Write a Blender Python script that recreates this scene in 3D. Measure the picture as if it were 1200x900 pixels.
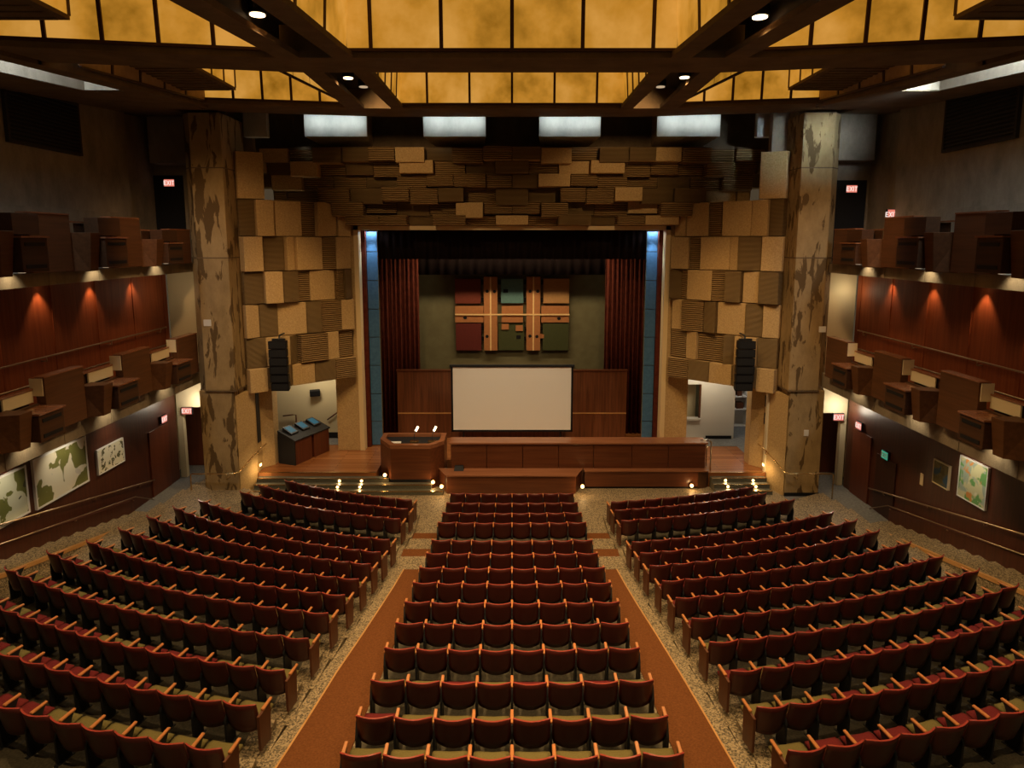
import bpy, bmesh, math, random
from mathutils import Matrix, Vector
random.seed(7)
C = bpy.context.scene
for o in list(bpy.data.objects):
    bpy.data.objects.remove(o)
COL = C.collection
PI = math.pi
R = math.radians

# ------------------------------------------------------------------ camera
CAMZ = 8.9
THETA = math.atan(117 / 800)
cam_d = bpy.data.cameras.new('camera')
cam = bpy.data.objects.new('camera', cam_d)
COL.objects.link(cam)
cam.location = (0, 0, CAMZ)
cam.rotation_euler = (PI / 2 - THETA, 0, 0)
cam_d.sensor_width = 36
cam_d.lens = 24
cam_d.shift_y = -(450 - 400) / 1200
cam_d.clip_end = 200
C.camera = cam

# ------------------------------------------------------------------ world, exposure
w = bpy.data.worlds.new('world')
C.world = w
w.use_nodes = True
w.node_tree.nodes['Background'].inputs[0].default_value = (1.0, 0.72, 0.42, 1)
w.node_tree.nodes['Background'].inputs[1].default_value = 0.06
C.view_settings.view_transform = 'Standard'
C.view_settings.look = 'None'
C.view_settings.gamma = 1
C.view_settings.exposure = 0.0
C.view_settings.use_curve_mapping = False
try:
    C.cycles.use_denoising = True
    C.cycles.max_bounces = 5
    C.cycles.diffuse_bounces = 3
    C.cycles.glossy_bounces = 3
    C.cycles.transmission_bounces = 2
    C.cycles.sample_clamp_indirect = 4
    C.cycles.caustics_reflective = False
    C.cycles.caustics_refractive = False
except Exception:
    pass

WARM = (1.0, 0.66, 0.30)
WARM2 = (1.0, 0.58, 0.22)
DAY = (0.72, 0.88, 1.0)


def lamp(kind, loc, energy, color=WARM, name='lamp', target=None, parent=None, **kw):
    d = bpy.data.lights.new(name, kind)
    d.energy = energy
    d.color = color
    for k, v in kw.items():
        setattr(d, k, v)
    o = bpy.data.objects.new(name, d)
    COL.objects.link(o)
    o.location = loc
    if target is not None:
        o.rotation_euler = (Vector(target) - Vector(loc)).to_track_quat('-Z', 'Y').to_euler()
    if parent is not None:
        o.matrix_parent_inverse = parent.matrix_world.inverted()
        o.parent = parent
    return o


# big soft light: the skylights
SKY_E = 60
for sx in (-1, 1):
    lamp('AREA', (sx * 10.35, 15.2, 14.4), 520 if sx < 0 else 700, DAY, 'skylight_lamp', (sx * 11.6, 16.6, 9), shape='RECTANGLE', size=0.5, size_y=4.4)
lamp('AREA', (10.2, 16.6, 12.5), 16, DAY, 'skylight_lamp', (10.0, 23.0, 12.5), shape='RECTANGLE', size=0.8, size_y=0.35, spread=R(34))  # extra lamp added at the skylight opening to brighten the right pillar top
for x in (-6.4, -2.1, 2.1, 6.4):
    lamp('AREA', (x, 24.65, 14.0), 7, (0.85, 0.95, 0.95), 'skylight_lamp', (x, 25.5, 13.15), shape='RECTANGLE', size=2.2, size_y=0.3, spread=R(34))
# house lamps in the ceiling slots (set apart from the cans built further down)
HOUSE = [(sx * x, y) for (x, y) in ((3.5, 5.6), (3.5, 8.6), (3.5, 11.2), (3.7, 16.8), (3.85, 19.8)) for sx in (-1, 1)]
HOUSE_E = 1350


# ------------------------------------------------------------------ materials
def mat(name, base, rough=0.6, metal=0.0, spec=0.5):
    m = bpy.data.materials.new(name)
    m.use_nodes = True
    b = m.node_tree.nodes['Principled BSDF']
    b.inputs['Base Color'].default_value = (*base, 1)
    b.inputs['Roughness'].default_value = rough
    b.inputs['Metallic'].default_value = metal
    b.inputs['Specular IOR Level'].default_value = spec
    return m


def N(m, t, **kw):
    n = m.node_tree.nodes.new(t)
    for k, v in kw.items():
        setattr(n, k, v)
    return n


def L(m, a, b):
    m.node_tree.links.new(a, b)


def coords(m, scale=(1, 1, 1), rot=(0, 0, 0), kind='Object'):
    tc = N(m, 'ShaderNodeTexCoord')
    mp = N(m, 'ShaderNodeMapping')
    mp.inputs['Scale'].default_value = scale
    mp.inputs['Rotation'].default_value = rot
    L(m, tc.outputs[kind], mp.inputs[0])
    return mp.outputs[0]


def ramp(m, src, stops):
    r = N(m, 'ShaderNodeValToRGB')
    e = r.color_ramp.elements
    while len(e) < len(stops):
        e.new(0.5)
    for k, (p, c) in zip(e, stops):
        k.position = p
        k.color = (*c, 1) if len(c) == 3 else c
    L(m, src, r.inputs[0])
    return r.outputs[0]


def noisy(name, c1, c2, scale=(1, 1, 1), ns=4, detail=6, rough=0.6, lo=0.35, hi=0.65, bump=0.0, spec=0.5, mid=None, metal=0):
    m = mat(name, c1, rough, metal, spec)
    n = N(m, 'ShaderNodeTexNoise')
    n.inputs['Scale'].default_value = ns
    n.inputs['Detail'].default_value = detail
    L(m, coords(m, scale), n.inputs['Vector'])
    stops = [(lo, c1), (hi, c2)] if mid is None else [(lo, c1), ((lo + hi) / 2, mid), (hi, c2)]
    col = ramp(m, n.outputs['Fac'], stops)
    b = m.node_tree.nodes['Principled BSDF']
    L(m, col, b.inputs['Base Color'])
    if bump:
        bp = N(m, 'ShaderNodeBump')
        bp.inputs['Strength'].default_value = bump
        bp.inputs['Distance'].default_value = 0.02
        L(m, n.outputs['Fac'], bp.inputs['Height'])
        L(m, bp.outputs[0], b.inputs['Normal'])
    return m


def concrete(name, base, dark, stain=None, stain_lo=0.54):
    m = mat(name, base, 0.85, 0, 0.25)
    b = m.node_tree.nodes['Principled BSDF']
    n = N(m, 'ShaderNodeTexNoise')
    n.inputs['Scale'].default_value = 1.3
    n.inputs['Detail'].default_value = 9
    n.inputs['Roughness'].default_value = 0.68
    L(m, coords(m, (1, 1, 0.55)), n.inputs['Vector'])
    col = ramp(m, n.outputs['Fac'], [(0.3, dark), (0.68, base)])
    if stain:
        n2 = N(m, 'ShaderNodeTexNoise')
        n2.inputs['Scale'].default_value = 2.3
        n2.inputs['Detail'].default_value = 8
        n2.inputs['Roughness'].default_value = 0.55
        n2.inputs['Distortion'].default_value = 0.5
        L(m, coords(m, (1.5, 1.5, 0.42)), n2.inputs['Vector'])
        f = ramp(m, n2.outputs['Fac'], [(stain_lo, (0, 0, 0)), (stain_lo + 0.035, (1, 1, 1))])
        mx = N(m, 'ShaderNodeMix', data_type='RGBA')
        L(m, f, mx.inputs[0])
        L(m, col, mx.inputs[6])
        mx.inputs[7].default_value = (*stain, 1)
        col = mx.outputs[2]
    L(m, col, b.inputs['Base Color'])
    n3 = N(m, 'ShaderNodeTexNoise')
    n3.inputs['Scale'].default_value = 26
    n3.inputs['Detail'].default_value = 3
    L(m, coords(m), n3.inputs['Vector'])
    bp = N(m, 'ShaderNodeBump')
    bp.inputs['Strength'].default_value = 0.35
    bp.inputs['Distance'].default_value = 0.02
    L(m, n3.outputs['Fac'], bp.inputs['Height'])
    L(m, bp.outputs[0], b.inputs['Normal'])
    return m


def wood(name, c1, c2, axis='z', rough=0.35, spec=0.4):
    s = {'z': (9, 9, 0.5), 'x': (0.5, 9, 9), 'y': (9, 0.5, 9)}[axis]
    return noisy(name, c1, c2, s, 1.4, 5, rough, 0.3, 0.7, 0, spec)


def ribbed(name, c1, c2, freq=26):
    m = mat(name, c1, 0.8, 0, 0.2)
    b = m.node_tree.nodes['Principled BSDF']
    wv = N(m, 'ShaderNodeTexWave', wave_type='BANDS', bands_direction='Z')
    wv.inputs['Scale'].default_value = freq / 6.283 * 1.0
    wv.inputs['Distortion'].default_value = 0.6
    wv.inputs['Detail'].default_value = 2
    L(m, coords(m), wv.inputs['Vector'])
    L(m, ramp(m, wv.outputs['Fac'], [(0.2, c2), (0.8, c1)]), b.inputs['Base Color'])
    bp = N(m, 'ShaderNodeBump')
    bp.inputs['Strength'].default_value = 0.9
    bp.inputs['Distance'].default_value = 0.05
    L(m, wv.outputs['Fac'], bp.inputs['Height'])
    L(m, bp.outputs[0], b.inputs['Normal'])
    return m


def emit(name, col, strength):
    m = mat(name, (0, 0, 0), 0.5)
    b = m.node_tree.nodes['Principled BSDF']
    b.inputs['Emission Color'].default_value = (*col, 1)
    b.inputs['Emission Strength'].default_value = strength
    return m


def gold_panel():
    m = mat('amber_luminous_panel', (0.35, 0.2, 0.05), 0.5)
    b = m.node_tree.nodes['Principled BSDF']
    n = N(m, 'ShaderNodeTexNoise')
    n.inputs['Scale'].default_value = 0.75
    n.inputs['Detail'].default_value = 5
    n.inputs['Roughness'].default_value = 0.6
    L(m, coords(m), n.inputs['Vector'])
    c = ramp(m, n.outputs['Fac'], [(0.33, (0.24, 0.105, 0.006)), (0.5, (0.52, 0.23, 0.024)), (0.68, (0.68, 0.33, 0.06))])
    L(m, c, b.inputs['Emission Color'])
    b.inputs['Emission Strength'].default_value = 0.85
    return m


M = {}
M['concrete'] = concrete('board_marked_concrete', (0.34, 0.27, 0.19), (0.17, 0.135, 0.095))
M['pillar'] = concrete('stained_concrete', (0.46, 0.32, 0.155), (0.25, 0.17, 0.075), (0.13, 0.08, 0.032), 0.54)
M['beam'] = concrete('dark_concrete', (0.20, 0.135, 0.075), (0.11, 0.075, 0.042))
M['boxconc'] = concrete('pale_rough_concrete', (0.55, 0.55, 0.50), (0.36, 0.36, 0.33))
M['boxbody'] = noisy('brown_box_concrete', (0.44, 0.29, 0.14), (0.52, 0.35, 0.18), (1, 1, 1), 6, 5, 0.85)
M['outer'] = noisy('coffer_outer_wall', (0.40, 0.26, 0.15), (0.48, 0.32, 0.20), (1, 1, 1), 6, 5, 0.85)
M['smooth'] = noisy('tan_aggregate_block', (0.44, 0.29, 0.125), (0.60, 0.42, 0.20), (1, 1, 1), 22, 5, 0.85, 0.3, 0.7, 0.3, 0.2)
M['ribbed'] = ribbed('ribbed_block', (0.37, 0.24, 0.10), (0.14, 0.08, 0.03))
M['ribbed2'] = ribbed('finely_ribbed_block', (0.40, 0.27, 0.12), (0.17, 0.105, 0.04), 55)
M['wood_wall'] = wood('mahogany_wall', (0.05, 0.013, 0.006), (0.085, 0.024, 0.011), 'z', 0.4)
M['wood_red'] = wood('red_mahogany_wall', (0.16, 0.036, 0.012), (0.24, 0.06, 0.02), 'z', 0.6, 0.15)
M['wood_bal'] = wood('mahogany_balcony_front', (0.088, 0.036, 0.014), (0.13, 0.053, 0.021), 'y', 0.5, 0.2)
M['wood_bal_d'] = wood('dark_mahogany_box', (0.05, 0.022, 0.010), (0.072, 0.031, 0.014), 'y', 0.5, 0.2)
M['wood_desk'] = wood('mahogany_desk_front', (0.085, 0.025, 0.010), (0.135, 0.043, 0.017), 'x', 0.3)
M['wood_top'] = wood('mahogany_desk_top', (0.20, 0.075, 0.035), (0.28, 0.115, 0.055), 'x', 0.22)
M['wood_panel'] = wood('mahogany_stage_panel', (0.105, 0.035, 0.014), (0.20, 0.07, 0.028), 'z', 0.35)
M['arm'] = wood('oiled_armrest_wood', (0.42, 0.15, 0.045), (0.55, 0.22, 0.075), 'y', 0.35)
M['trimwood'] = wood('light_curb_wood', (0.50, 0.25, 0.08), (0.62, 0.33, 0.12), 'y', 0.4)
M['shell'] = noisy('maroon_seat_shell', (0.060, 0.0085, 0.0065), (0.076, 0.0115, 0.008), (1, 1, 1), 3, 3, 0.36, 0.3, 0.7, 0, 0.5)
M['olive'] = noisy('olive_seat_fabric', (0.13, 0.105, 0.036), (0.17, 0.14, 0.052), (1, 1, 1), 60, 2, 0.9, 0.3, 0.7, 0, 0.1)
M['wine'] = noisy('wine_seat_fabric', (0.115, 0.014, 0.016), (0.155, 0.022, 0.022), (1, 1, 1), 60, 2, 0.9, 0.3, 0.7, 0, 0.1)
M['shelltop'] = mat('maroon_seat_edge_highlight', (0.32, 0.05, 0.035), 0.25)  # overhead highlight on the top edge of the backs, painted as lighter red
M['tierfloor'] = noisy('shaded_tier_floor', (0.05, 0.043, 0.028), (0.10, 0.085, 0.055), (1, 1, 1), 30, 4, 0.85)  # shade under the seats is put into this darker floor colour
M['iron'] = mat('black_iron', (0.018, 0.02, 0.024), 0.5, 0.3)
M['endwood'] = wood('seat_end_panel_wood', (0.09, 0.03, 0.014), (0.13, 0.045, 0.02), 'z', 0.4)
M['rust'] = noisy('rust_carpet', (0.125, 0.046, 0.016), (0.18, 0.068, 0.024), (1, 1, 1), 30, 4, 0.95, 0.3, 0.7, 0.2, 0.05)
M['graycarpet'] = noisy('grey_blue_carpet', (0.15, 0.155, 0.165), (0.24, 0.245, 0.25), (1, 1, 1), 14, 5, 0.95, 0.3, 0.7, 0.2, 0.05)
M['velvet'] = noisy('maroon_velvet', (0.075, 0.017, 0.010), (0.12, 0.028, 0.017), (1, 1, 1), 5, 3, 0.9, 0.3, 0.7, 0, 0.1)
M['darkvelvet'] = mat('black_velvet', (0.014, 0.009, 0.009), 0.95, 0, 0.05)
M['olivewall'] = noisy('olive_backdrop', (0.15, 0.135, 0.07), (0.175, 0.16, 0.085), (1, 1, 1), 3, 3, 0.9)
M['cream'] = mat('cream_plaster', (0.66, 0.56, 0.36), 0.8)
M['creamlit'] = mat('cream_panel', (0.78, 0.64, 0.40), 0.6)
M['white'] = mat('white_paint', (0.72, 0.70, 0.66), 0.7)
M['black'] = mat('black_metal', (0.012, 0.012, 0.014), 0.6, 0, 0.2)
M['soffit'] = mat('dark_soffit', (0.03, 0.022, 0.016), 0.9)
M['steel'] = mat('brushed_rail_steel', (0.42, 0.30, 0.20), 0.32, 0.9)
M['chrome'] = mat('chrome', (0.7, 0.66, 0.6), 0.2, 1.0)
M['brass'] = mat('brass', (0.75, 0.52, 0.24), 0.25, 1.0)
M['screen'] = mat('screen_cloth', (0.86, 0.83, 0.78), 0.8)
M['seam'] = mat('dark_seam', (0.06, 0.022, 0.012), 0.6)
M['door'] = wood('red_brown_door', (0.09, 0.024, 0.011), (0.13, 0.036, 0.016), 'z', 0.4)
M['darkdoor'] = wood('dark_door', (0.03, 0.01, 0.006), (0.045, 0.016, 0.009), 'z', 0.4)
M['amber'] = gold_panel()
M['lampwarm'] = emit('warm_lamp', (1.0, 0.72, 0.40), 6)
M['lampdim'] = emit('dim_lamp', (1.0, 0.72, 0.45), 0.5)
M['steplamp'] = emit('step_lamp', (1.0, 0.62, 0.22), 9)
M['exitred'] = emit('exit_sign_red', (1.0, 0.8, 0.72), 1.0)
M['exitface'] = emit('exit_sign_face', (1.0, 0.26, 0.18), 0.8)
M['exitgreen'] = emit('exit_sign_green', (0.1, 0.75, 0.45), 0.4)
M['screenlit'] = emit('monitor_glow', (0.08, 0.32, 0.42), 0.3)
M['screenlit'].node_tree.nodes['Principled BSDF'].inputs['Specular IOR Level'].default_value = 0.1
M['blue'] = noisy('blue_glass_tile', (0.06, 0.165, 0.33), (0.09, 0.22, 0.41), (1, 1, 1), 9, 4, 0.3, 0.3, 0.7, 0.1)
M['bluejoint'] = mat('tile_joint', (0.25, 0.2, 0.12), 0.6)
M['framespill'] = mat('spill_lit_reveal', (0.80, 0.62, 0.34), 0.6)  # wash light spilling on the reveal, painted as pale gold


def terrazzo():
    m = mat('speckled_terrazzo', (0.4, 0.33, 0.24), 0.55)
    b = m.node_tree.nodes['Principled BSDF']
    v = N(m, 'ShaderNodeTexVoronoi')
    v.inputs['Scale'].default_value = 42
    L(m, coords(m), v.inputs['Vector'])
    L(m, ramp(m, v.outputs['Color'], [(0.25, (0.07, 0.052, 0.03)), (0.5, (0.25, 0.19, 0.11)), (0.75, (0.40, 0.31, 0.195))]), b.inputs['Base Color'])
    return m


def planks():
    m = mat('stage_planks', (0.3, 0.12, 0.04), 0.25)
    b = m.node_tree.nodes['Principled BSDF']
    br = N(m, 'ShaderNodeTexBrick')
    br.inputs['Color1'].default_value = (0.24, 0.085, 0.026, 1)
    br.inputs['Color2'].default_value = (0.36, 0.145, 0.05, 1)
    br.inputs['Mortar'].default_value = (0.12, 0.045, 0.016, 1)
    br.inputs['Scale'].default_value = 1.0
    br.inputs['Mortar Size'].default_value = 0.006
    br.inputs['Brick Width'].default_value = 2.2
    br.inputs['Row Height'].default_value = 0.14
    L(m, coords(m), br.inputs['Vector'])
    L(m, br.outputs['Color'], b.inputs['Base Color'])
    return m


M['terrazzo'] = terrazzo()
M['planks'] = planks()
M['steptop'] = noisy('dark_step_carpet', (0.075, 0.07, 0.05), (0.12, 0.11, 0.075), (1, 1, 1), 20, 4, 0.6)


# ------------------------------------------------------------------ mesh builder
class MB:
    def __init__(s):
        s.v, s.f, s.m = [], [], []

    def add(s, vs, fs, m=0):
        k = len(s.v)
        s.v += [tuple(p) for p in vs]
        s.f += [tuple(i + k for i in f) for f in fs]
        s.m += [m] * len(fs)
        return s

    def hexa(s, p, m=0):  # 4 bottom then 4 top, same order
        return s.add(p, [(0, 3, 2, 1), (4, 5, 6, 7), (0, 1, 5, 4), (1, 2, 6, 5), (2, 3, 7, 6), (3, 0, 4, 7)], m)

    def box(s, x0, x1, y0, y1, z0, z1, m=0):
        return s.hexa([(x0, y0, z0), (x1, y0, z0), (x1, y1, z0), (x0, y1, z0), (x0, y0, z1), (x1, y0, z1), (x1, y1, z1), (x0, y1, z1)], m)

    def obox(s, c, size, rz=0, m=0, rx=0):
        mt = Matrix.Translation(c) @ Matrix.Rotation(rz, 4, 'Z') @ Matrix.Rotation(rx, 4, 'X')
        a, b, h = [q / 2 for q in size]
        p = [(-a, -b, -h), (a, -b, -h), (a, b, -h), (-a, b, -h), (-a, -b, h), (a, -b, h), (a, b, h), (-a, b, h)]
        return s.hexa([mt @ Vector(q) for q in p], m)

    def prism(s, poly, z0, z1, m=0, top_m=None):
        n = len(poly)
        zf = z0 if callable(z0) else (lambda x, y: z0)
        zt = z1 if callable(z1) else (lambda x, y: z1)
        vs = [(x, y, zf(x, y)) for x, y in poly] + [(x, y, zt(x, y)) for x, y in poly]
        s.add(vs, [tuple(range(n - 1, -1, -1))] + [(i, (i + 1) % n, n + (i + 1) % n, n + i) for i in range(n)], m)
        s.f.append(tuple(range(len(s.v) - n, len(s.v))))
        s.m.append(m if top_m is None else top_m)
        return s

    def tube(s, pts, r, n=8, m=0):
        pts = [Vector(p) for p in pts]
        rings = []
        for i, p in enumerate(pts):
            d = (pts[min(i + 1, len(pts) - 1)] - pts[max(i - 1, 0)]).normalized()
            u = d.cross(Vector((0, 0, 1)))
            if u.length < 0.05:
                u = d.cross(Vector((1, 0, 0)))
            u.normalize()
            q = d.cross(u)
            rings.append([p + (u * math.cos(2 * PI * k / n) + q * math.sin(2 * PI * k / n)) * r for k in range(n)])
        vs = [q for rg in rings for q in rg]
        fs = [(i * n + k, i * n + (k + 1) % n, (i + 1) * n + (k + 1) % n, (i + 1) * n + k) for i in range(len(rings) - 1) for k in range(n)]
        fs += [tuple(range(n - 1, -1, -1)), tuple(range((len(rings) - 1) * n, len(rings) * n))]
        return s.add(vs, fs, m)

    def cyl(s, c, r, h, n=20, m=0, r2=None):
        r2 = r if r2 is None else r2
        vs = [(c[0] + r * math.cos(2 * PI * k / n), c[1] + r * math.sin(2 * PI * k / n), c[2]) for k in range(n)]
        vs += [(c[0] + r2 * math.cos(2 * PI * k / n), c[1] + r2 * math.sin(2 * PI * k / n), c[2] + h) for k in range(n)]
        return s.add(vs, [tuple(range(n - 1, -1, -1)), tuple(range(n, 2 * n))] + [(k, (k + 1) % n, n + (k + 1) % n, n + k) for k in range(n)], m)

    def map(s, fn):
        s.v = [tuple(fn(*p)) for p in s.v]
        return s

    def mesh(s, name, mats, bevel=0, smooth=False, inv=None, seg=2):
        me = bpy.data.meshes.new(name)
        bm = bmesh.new()
        vs = [bm.verts.new(p) for p in s.v]
        for f, mi in zip(s.f, s.m):
            try:
                fc = bm.faces.new([vs[i] for i in f])
                fc.material_index = mi
                fc.smooth = smooth
            except ValueError:
                pass
        bmesh.ops.recalc_face_normals(bm, faces=bm.faces)
        if bevel:
            ed = [e for e in bm.edges if len(e.link_faces) == 2 and e.calc_face_angle(0) > 0.6]
            bmesh.ops.bevel(bm, geom=ed, offset=bevel, segments=seg, profile=0.6, affect='EDGES', clamp_overlap=True)
        if inv is not None:
            bm.transform(inv)
        bm.to_mesh(me)
        bm.free()
        for q in (mats if isinstance(mats, (list, tuple)) else [mats]):
            me.materials.append(q)
        return me


def link(name, me, parent=None):
    o = bpy.data.objects.new(name, me)
    COL.objects.link(o)
    if parent is not None:
        o.parent = parent
    return o


def struct(name, mb, mats, label=None, bevel=0, smooth=False):
    o = link(name, mb.mesh(name, mats, bevel, smooth))
    o['kind'] = 'structure'
    if label:
        o['label'] = label
    o['category'] = name.split('_')[0]
    return o


def thing(name, label, cat, loc=(0, 0, 0), rz=0, group=None):
    o = bpy.data.objects.new(name, None)
    o.empty_display_size = 0.2
    COL.objects.link(o)
    o.location = loc
    o.rotation_euler = (0, 0, rz)
    o.matrix_world = Matrix.Translation(loc) @ Matrix.Rotation(rz, 4, 'Z')
    o['label'], o['category'] = label, cat
    if group:
        o['group'] = group
    return o


INV = {}


def part(name, mb, mats, parent, bevel=0, smooth=False, label=None, seg=2):
    """mb is in world coordinates; the part keeps them under its parent"""
    root = parent
    mt = Matrix.Identity(4)
    while root is not None:
        mt = Matrix.Translation(root.location) @ root.rotation_euler.to_matrix().to_4x4() @ mt
        root = root.parent
    o = link(name, mb.mesh(name, mats, bevel, smooth, mt.inverted(), seg), parent)
    if label:
        o['label'] = label
    return o


def single(name, mb, mats, label, cat, group=None, bevel=0, smooth=False, kind=None, seg=2):
    xs, ys, zs = zip(*mb.v)
    loc = Vector(((min(xs) + max(xs)) / 2, (min(ys) + max(ys)) / 2, min(zs)))
    o = link(name, mb.mesh(name, mats, bevel, smooth, Matrix.Translation(-loc), seg))
    o.location = loc
    o['label'], o['category'] = label, cat
    if group:
        o['group'] = group
    if kind:
        o['kind'] = kind
    return o


SR = 0.965  # the right-hand side wall stands a little closer than the left


def smap(side):
    if side < 0:
        return lambda x, y, z: (-x, y, z)
    return lambda x, y, z: (x * SR, y * SR, z)


def sp(side, x, y, z):
    return smap(side)(x, y, z)


LR = {-1: 'left', 1: 'right'}

# ================================================================== SEATING PLAN
FW = [21.12, 20.03, 18.96, 17.99, 16.6, 15.61, 14.64, 13.72, 12.72, 11.76, 10.78, 9.73, 8.76, 7.9]
TZ = [0.0 + 0.115 * i for i in range(14)]
CP = [0.505, 0.511, 0.515, 0.522, 0.525, 0.529, 0.537, 0.541, 0.546, 0.551, 0.556, 0.561, 0.563, 0.565]
LA = {1: (3.13, 20.34), 2: (3.10, 19.34), 3: (3.16, 18.32), 4: (3.17, 16.71), 5: (3.22, 15.75), 6: (3.29, 14.89), 7: (3.35, 13.95), 8: (3.43, 13.06), 9: (3.53, 12.17), 10: (3.60, 11.14), 11: (3.67, 10.07), 12: (3.75, 9.07), 13: (3.82, 8.06)}
RA = {1: (3.07, 20.17), 2: (3.05, 19.25), 3: (3.07, 18.2), 4: (3.08, 16.57), 5: (3.13, 15.7), 6: (3.18, 14.81), 7: (3.26, 13.87), 8: (3.33, 12.95), 9: (3.40, 11.99), 10: (3.46, 11.03), 11: (3.52, 10.05), 12: (3.57, 9.03), 13: (3.62, 8.03)}
LRAD = {i: r for i, r in zip(range(1, 14), [15, 16, 16, 15.7, 16.2, 17.3, 18.5, 19.8, 20.8, 21.5, 22.0, 22.6, 23.2])}
RRAD = {i: r for i, r in zip(range(1, 14), [21, 21, 21, 20, 20.7, 21.7, 23, 24.2, 24.5, 24.5, 24.5, 25, 25])}
LEND = {1: 7.75, 2: 8.35, 3: 8.6, 4: 9.45, 5: 9.8, 6: 10.05, 7: 10.2, 8: 10.4, 9: 10.8, 10: 11.0, 11: 11.1, 12: 11.1, 13: 11.1}
REND = {1: 8.0, 2: 8.1, 3: 8.65, 4: 9.25, 5: 9.5, 6: 9.6, 7: 9.85, 8: 10.05, 9: 10.25, 10: 10.45, 11: 10.5, 12: 10.6, 13: 10.6}
AIS = {-1: LA, 1: RA}
RAD = {-1: LRAD, 1: RRAD}
END = {-1: LEND, 1: REND}
STRIP = {-1: 11.35, 1: 10.85}
WALLX = {-1: 12.6, 1: 12.6 * SR}


def yrow(side, i, ax):
    """row line of a side block at distance ax from the middle"""
    i = max(1, min(13, i))
    xa, ya = AIS[side][i]
    r = RAD[side][i]
    return ya + math.sqrt(r * r - xa * xa) - math.sqrt(r * r - ax * ax)


def ycen(i, x):
    return FW[i] + 0.04 - 0.02 + (30 - math.sqrt(900 - x * x))


# ================================================================== STRUCTURE: floors
fl = MB()
fl.box(-14.5, 14.5, 17.0, 24.0, -0.3, 0.0)
struct('floor', fl, M['terrazzo'], 'speckled terrazzo floor in front of the stage')
fc = MB()
for sx in (-1, 1):
    fc.prism([(sx * 9.9, 24.0), (sx * 14.5, 24.0), (sx * 14.5, 27.4), (sx * 9.9, 27.4)], -0.3, 0.0)
    fc.prism([(sx * 10.2, 20.6), (sx * 14.5, 20.6), (sx * 14.5, 24.0), (sx * 9.6, 24.0), (sx * 9.6, 22.6)], 0.0, 0.012)
struct('floor_corridor', fc, M['graycarpet'], 'grey carpet of the side corridors behind the pillars')

# seating tiers
for side in (-1, 1):
    t = MB()
    for i in range(1, 14):
        xa = AIS[side][i][0] - 0.12
        xb = STRIP[side]
        n = 14
        xs = [xa, xa + 0.13] + [xa + 0.42 + (xb - xa - 0.42) * k / (n - 2) for k in range(n - 1)]
        back = [yrow(side, i, x) - 0.17 for x in xs]
        if i == 1:
            front = [max(b + 0.9, yrow(side, 1, x) + 0.95) for x, b in zip(xs, back)]
            front = [min(f_, 22.2) for f_ in front]
            front = [max(f_, b + 0.3) for f_, b in zip(front, back)]
        else:
            front = [yrow(side, i - 1, x) - 0.17 for x in xs]
        if i == 13:
            back = [b - 3.0 for b in back]
        for k in range(n):
            q = [(side * xs[k], back[k]), (side * xs[k + 1], back[k + 1]), (side * xs[k + 1], front[k + 1]), (side * xs[k], front[k])]
            zt_ = TZ[i]
            if k == 0 and 1 < i < 13:
                yb_, yf_, za_, zb_ = back[0], front[0], TZ[i], TZ[i - 1]
                zt_ = lambda x, y, yb_=yb_, yf_=yf_, za_=za_, zb_=zb_: za_ + (zb_ - za_) * (y - yb_) / (yf_ - yb_)
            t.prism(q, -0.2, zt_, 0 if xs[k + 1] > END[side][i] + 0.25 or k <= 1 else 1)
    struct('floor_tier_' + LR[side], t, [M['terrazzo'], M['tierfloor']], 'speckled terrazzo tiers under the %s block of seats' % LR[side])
t = MB()
for i in range(1, 14):
    h = CP[i] * 4 + 0.1
    b = FW[i] - 0.17 - (3 if i == 13 else 0)
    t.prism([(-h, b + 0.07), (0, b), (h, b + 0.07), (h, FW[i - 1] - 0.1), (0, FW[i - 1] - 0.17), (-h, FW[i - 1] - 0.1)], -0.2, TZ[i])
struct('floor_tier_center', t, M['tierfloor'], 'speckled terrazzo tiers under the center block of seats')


def ramp_z(y):
    for i in range(13, 0, -1):
        if FW[i] <= y <= FW[i - 1]:
            f = (y - FW[i]) / (FW[i - 1] - FW[i])
            return TZ[i] * (1 - f) + TZ[i - 1] * f
    return 1.5 + (7.9 - y) * 0.115 if y < 8 else 0


def cin(y):
    f = max(0, min(1, (y - 8) / 12))
    return 2.37 - 0.26 * f


def cout(side, y):
    ks = sorted(AIS[side].values(), key=lambda q: q[1])
    if y <= ks[0][1]:
        return ks[0][0] - 0.1
    for (x0, y0), (x1, y1) in zip(ks, ks[1:]):
        if y0 <= y <= y1:
            return x0 + (x1 - x0) * (y - y0) / (y1 - y0) - 0.1
    return ks[-1][0] - 0.1


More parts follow.
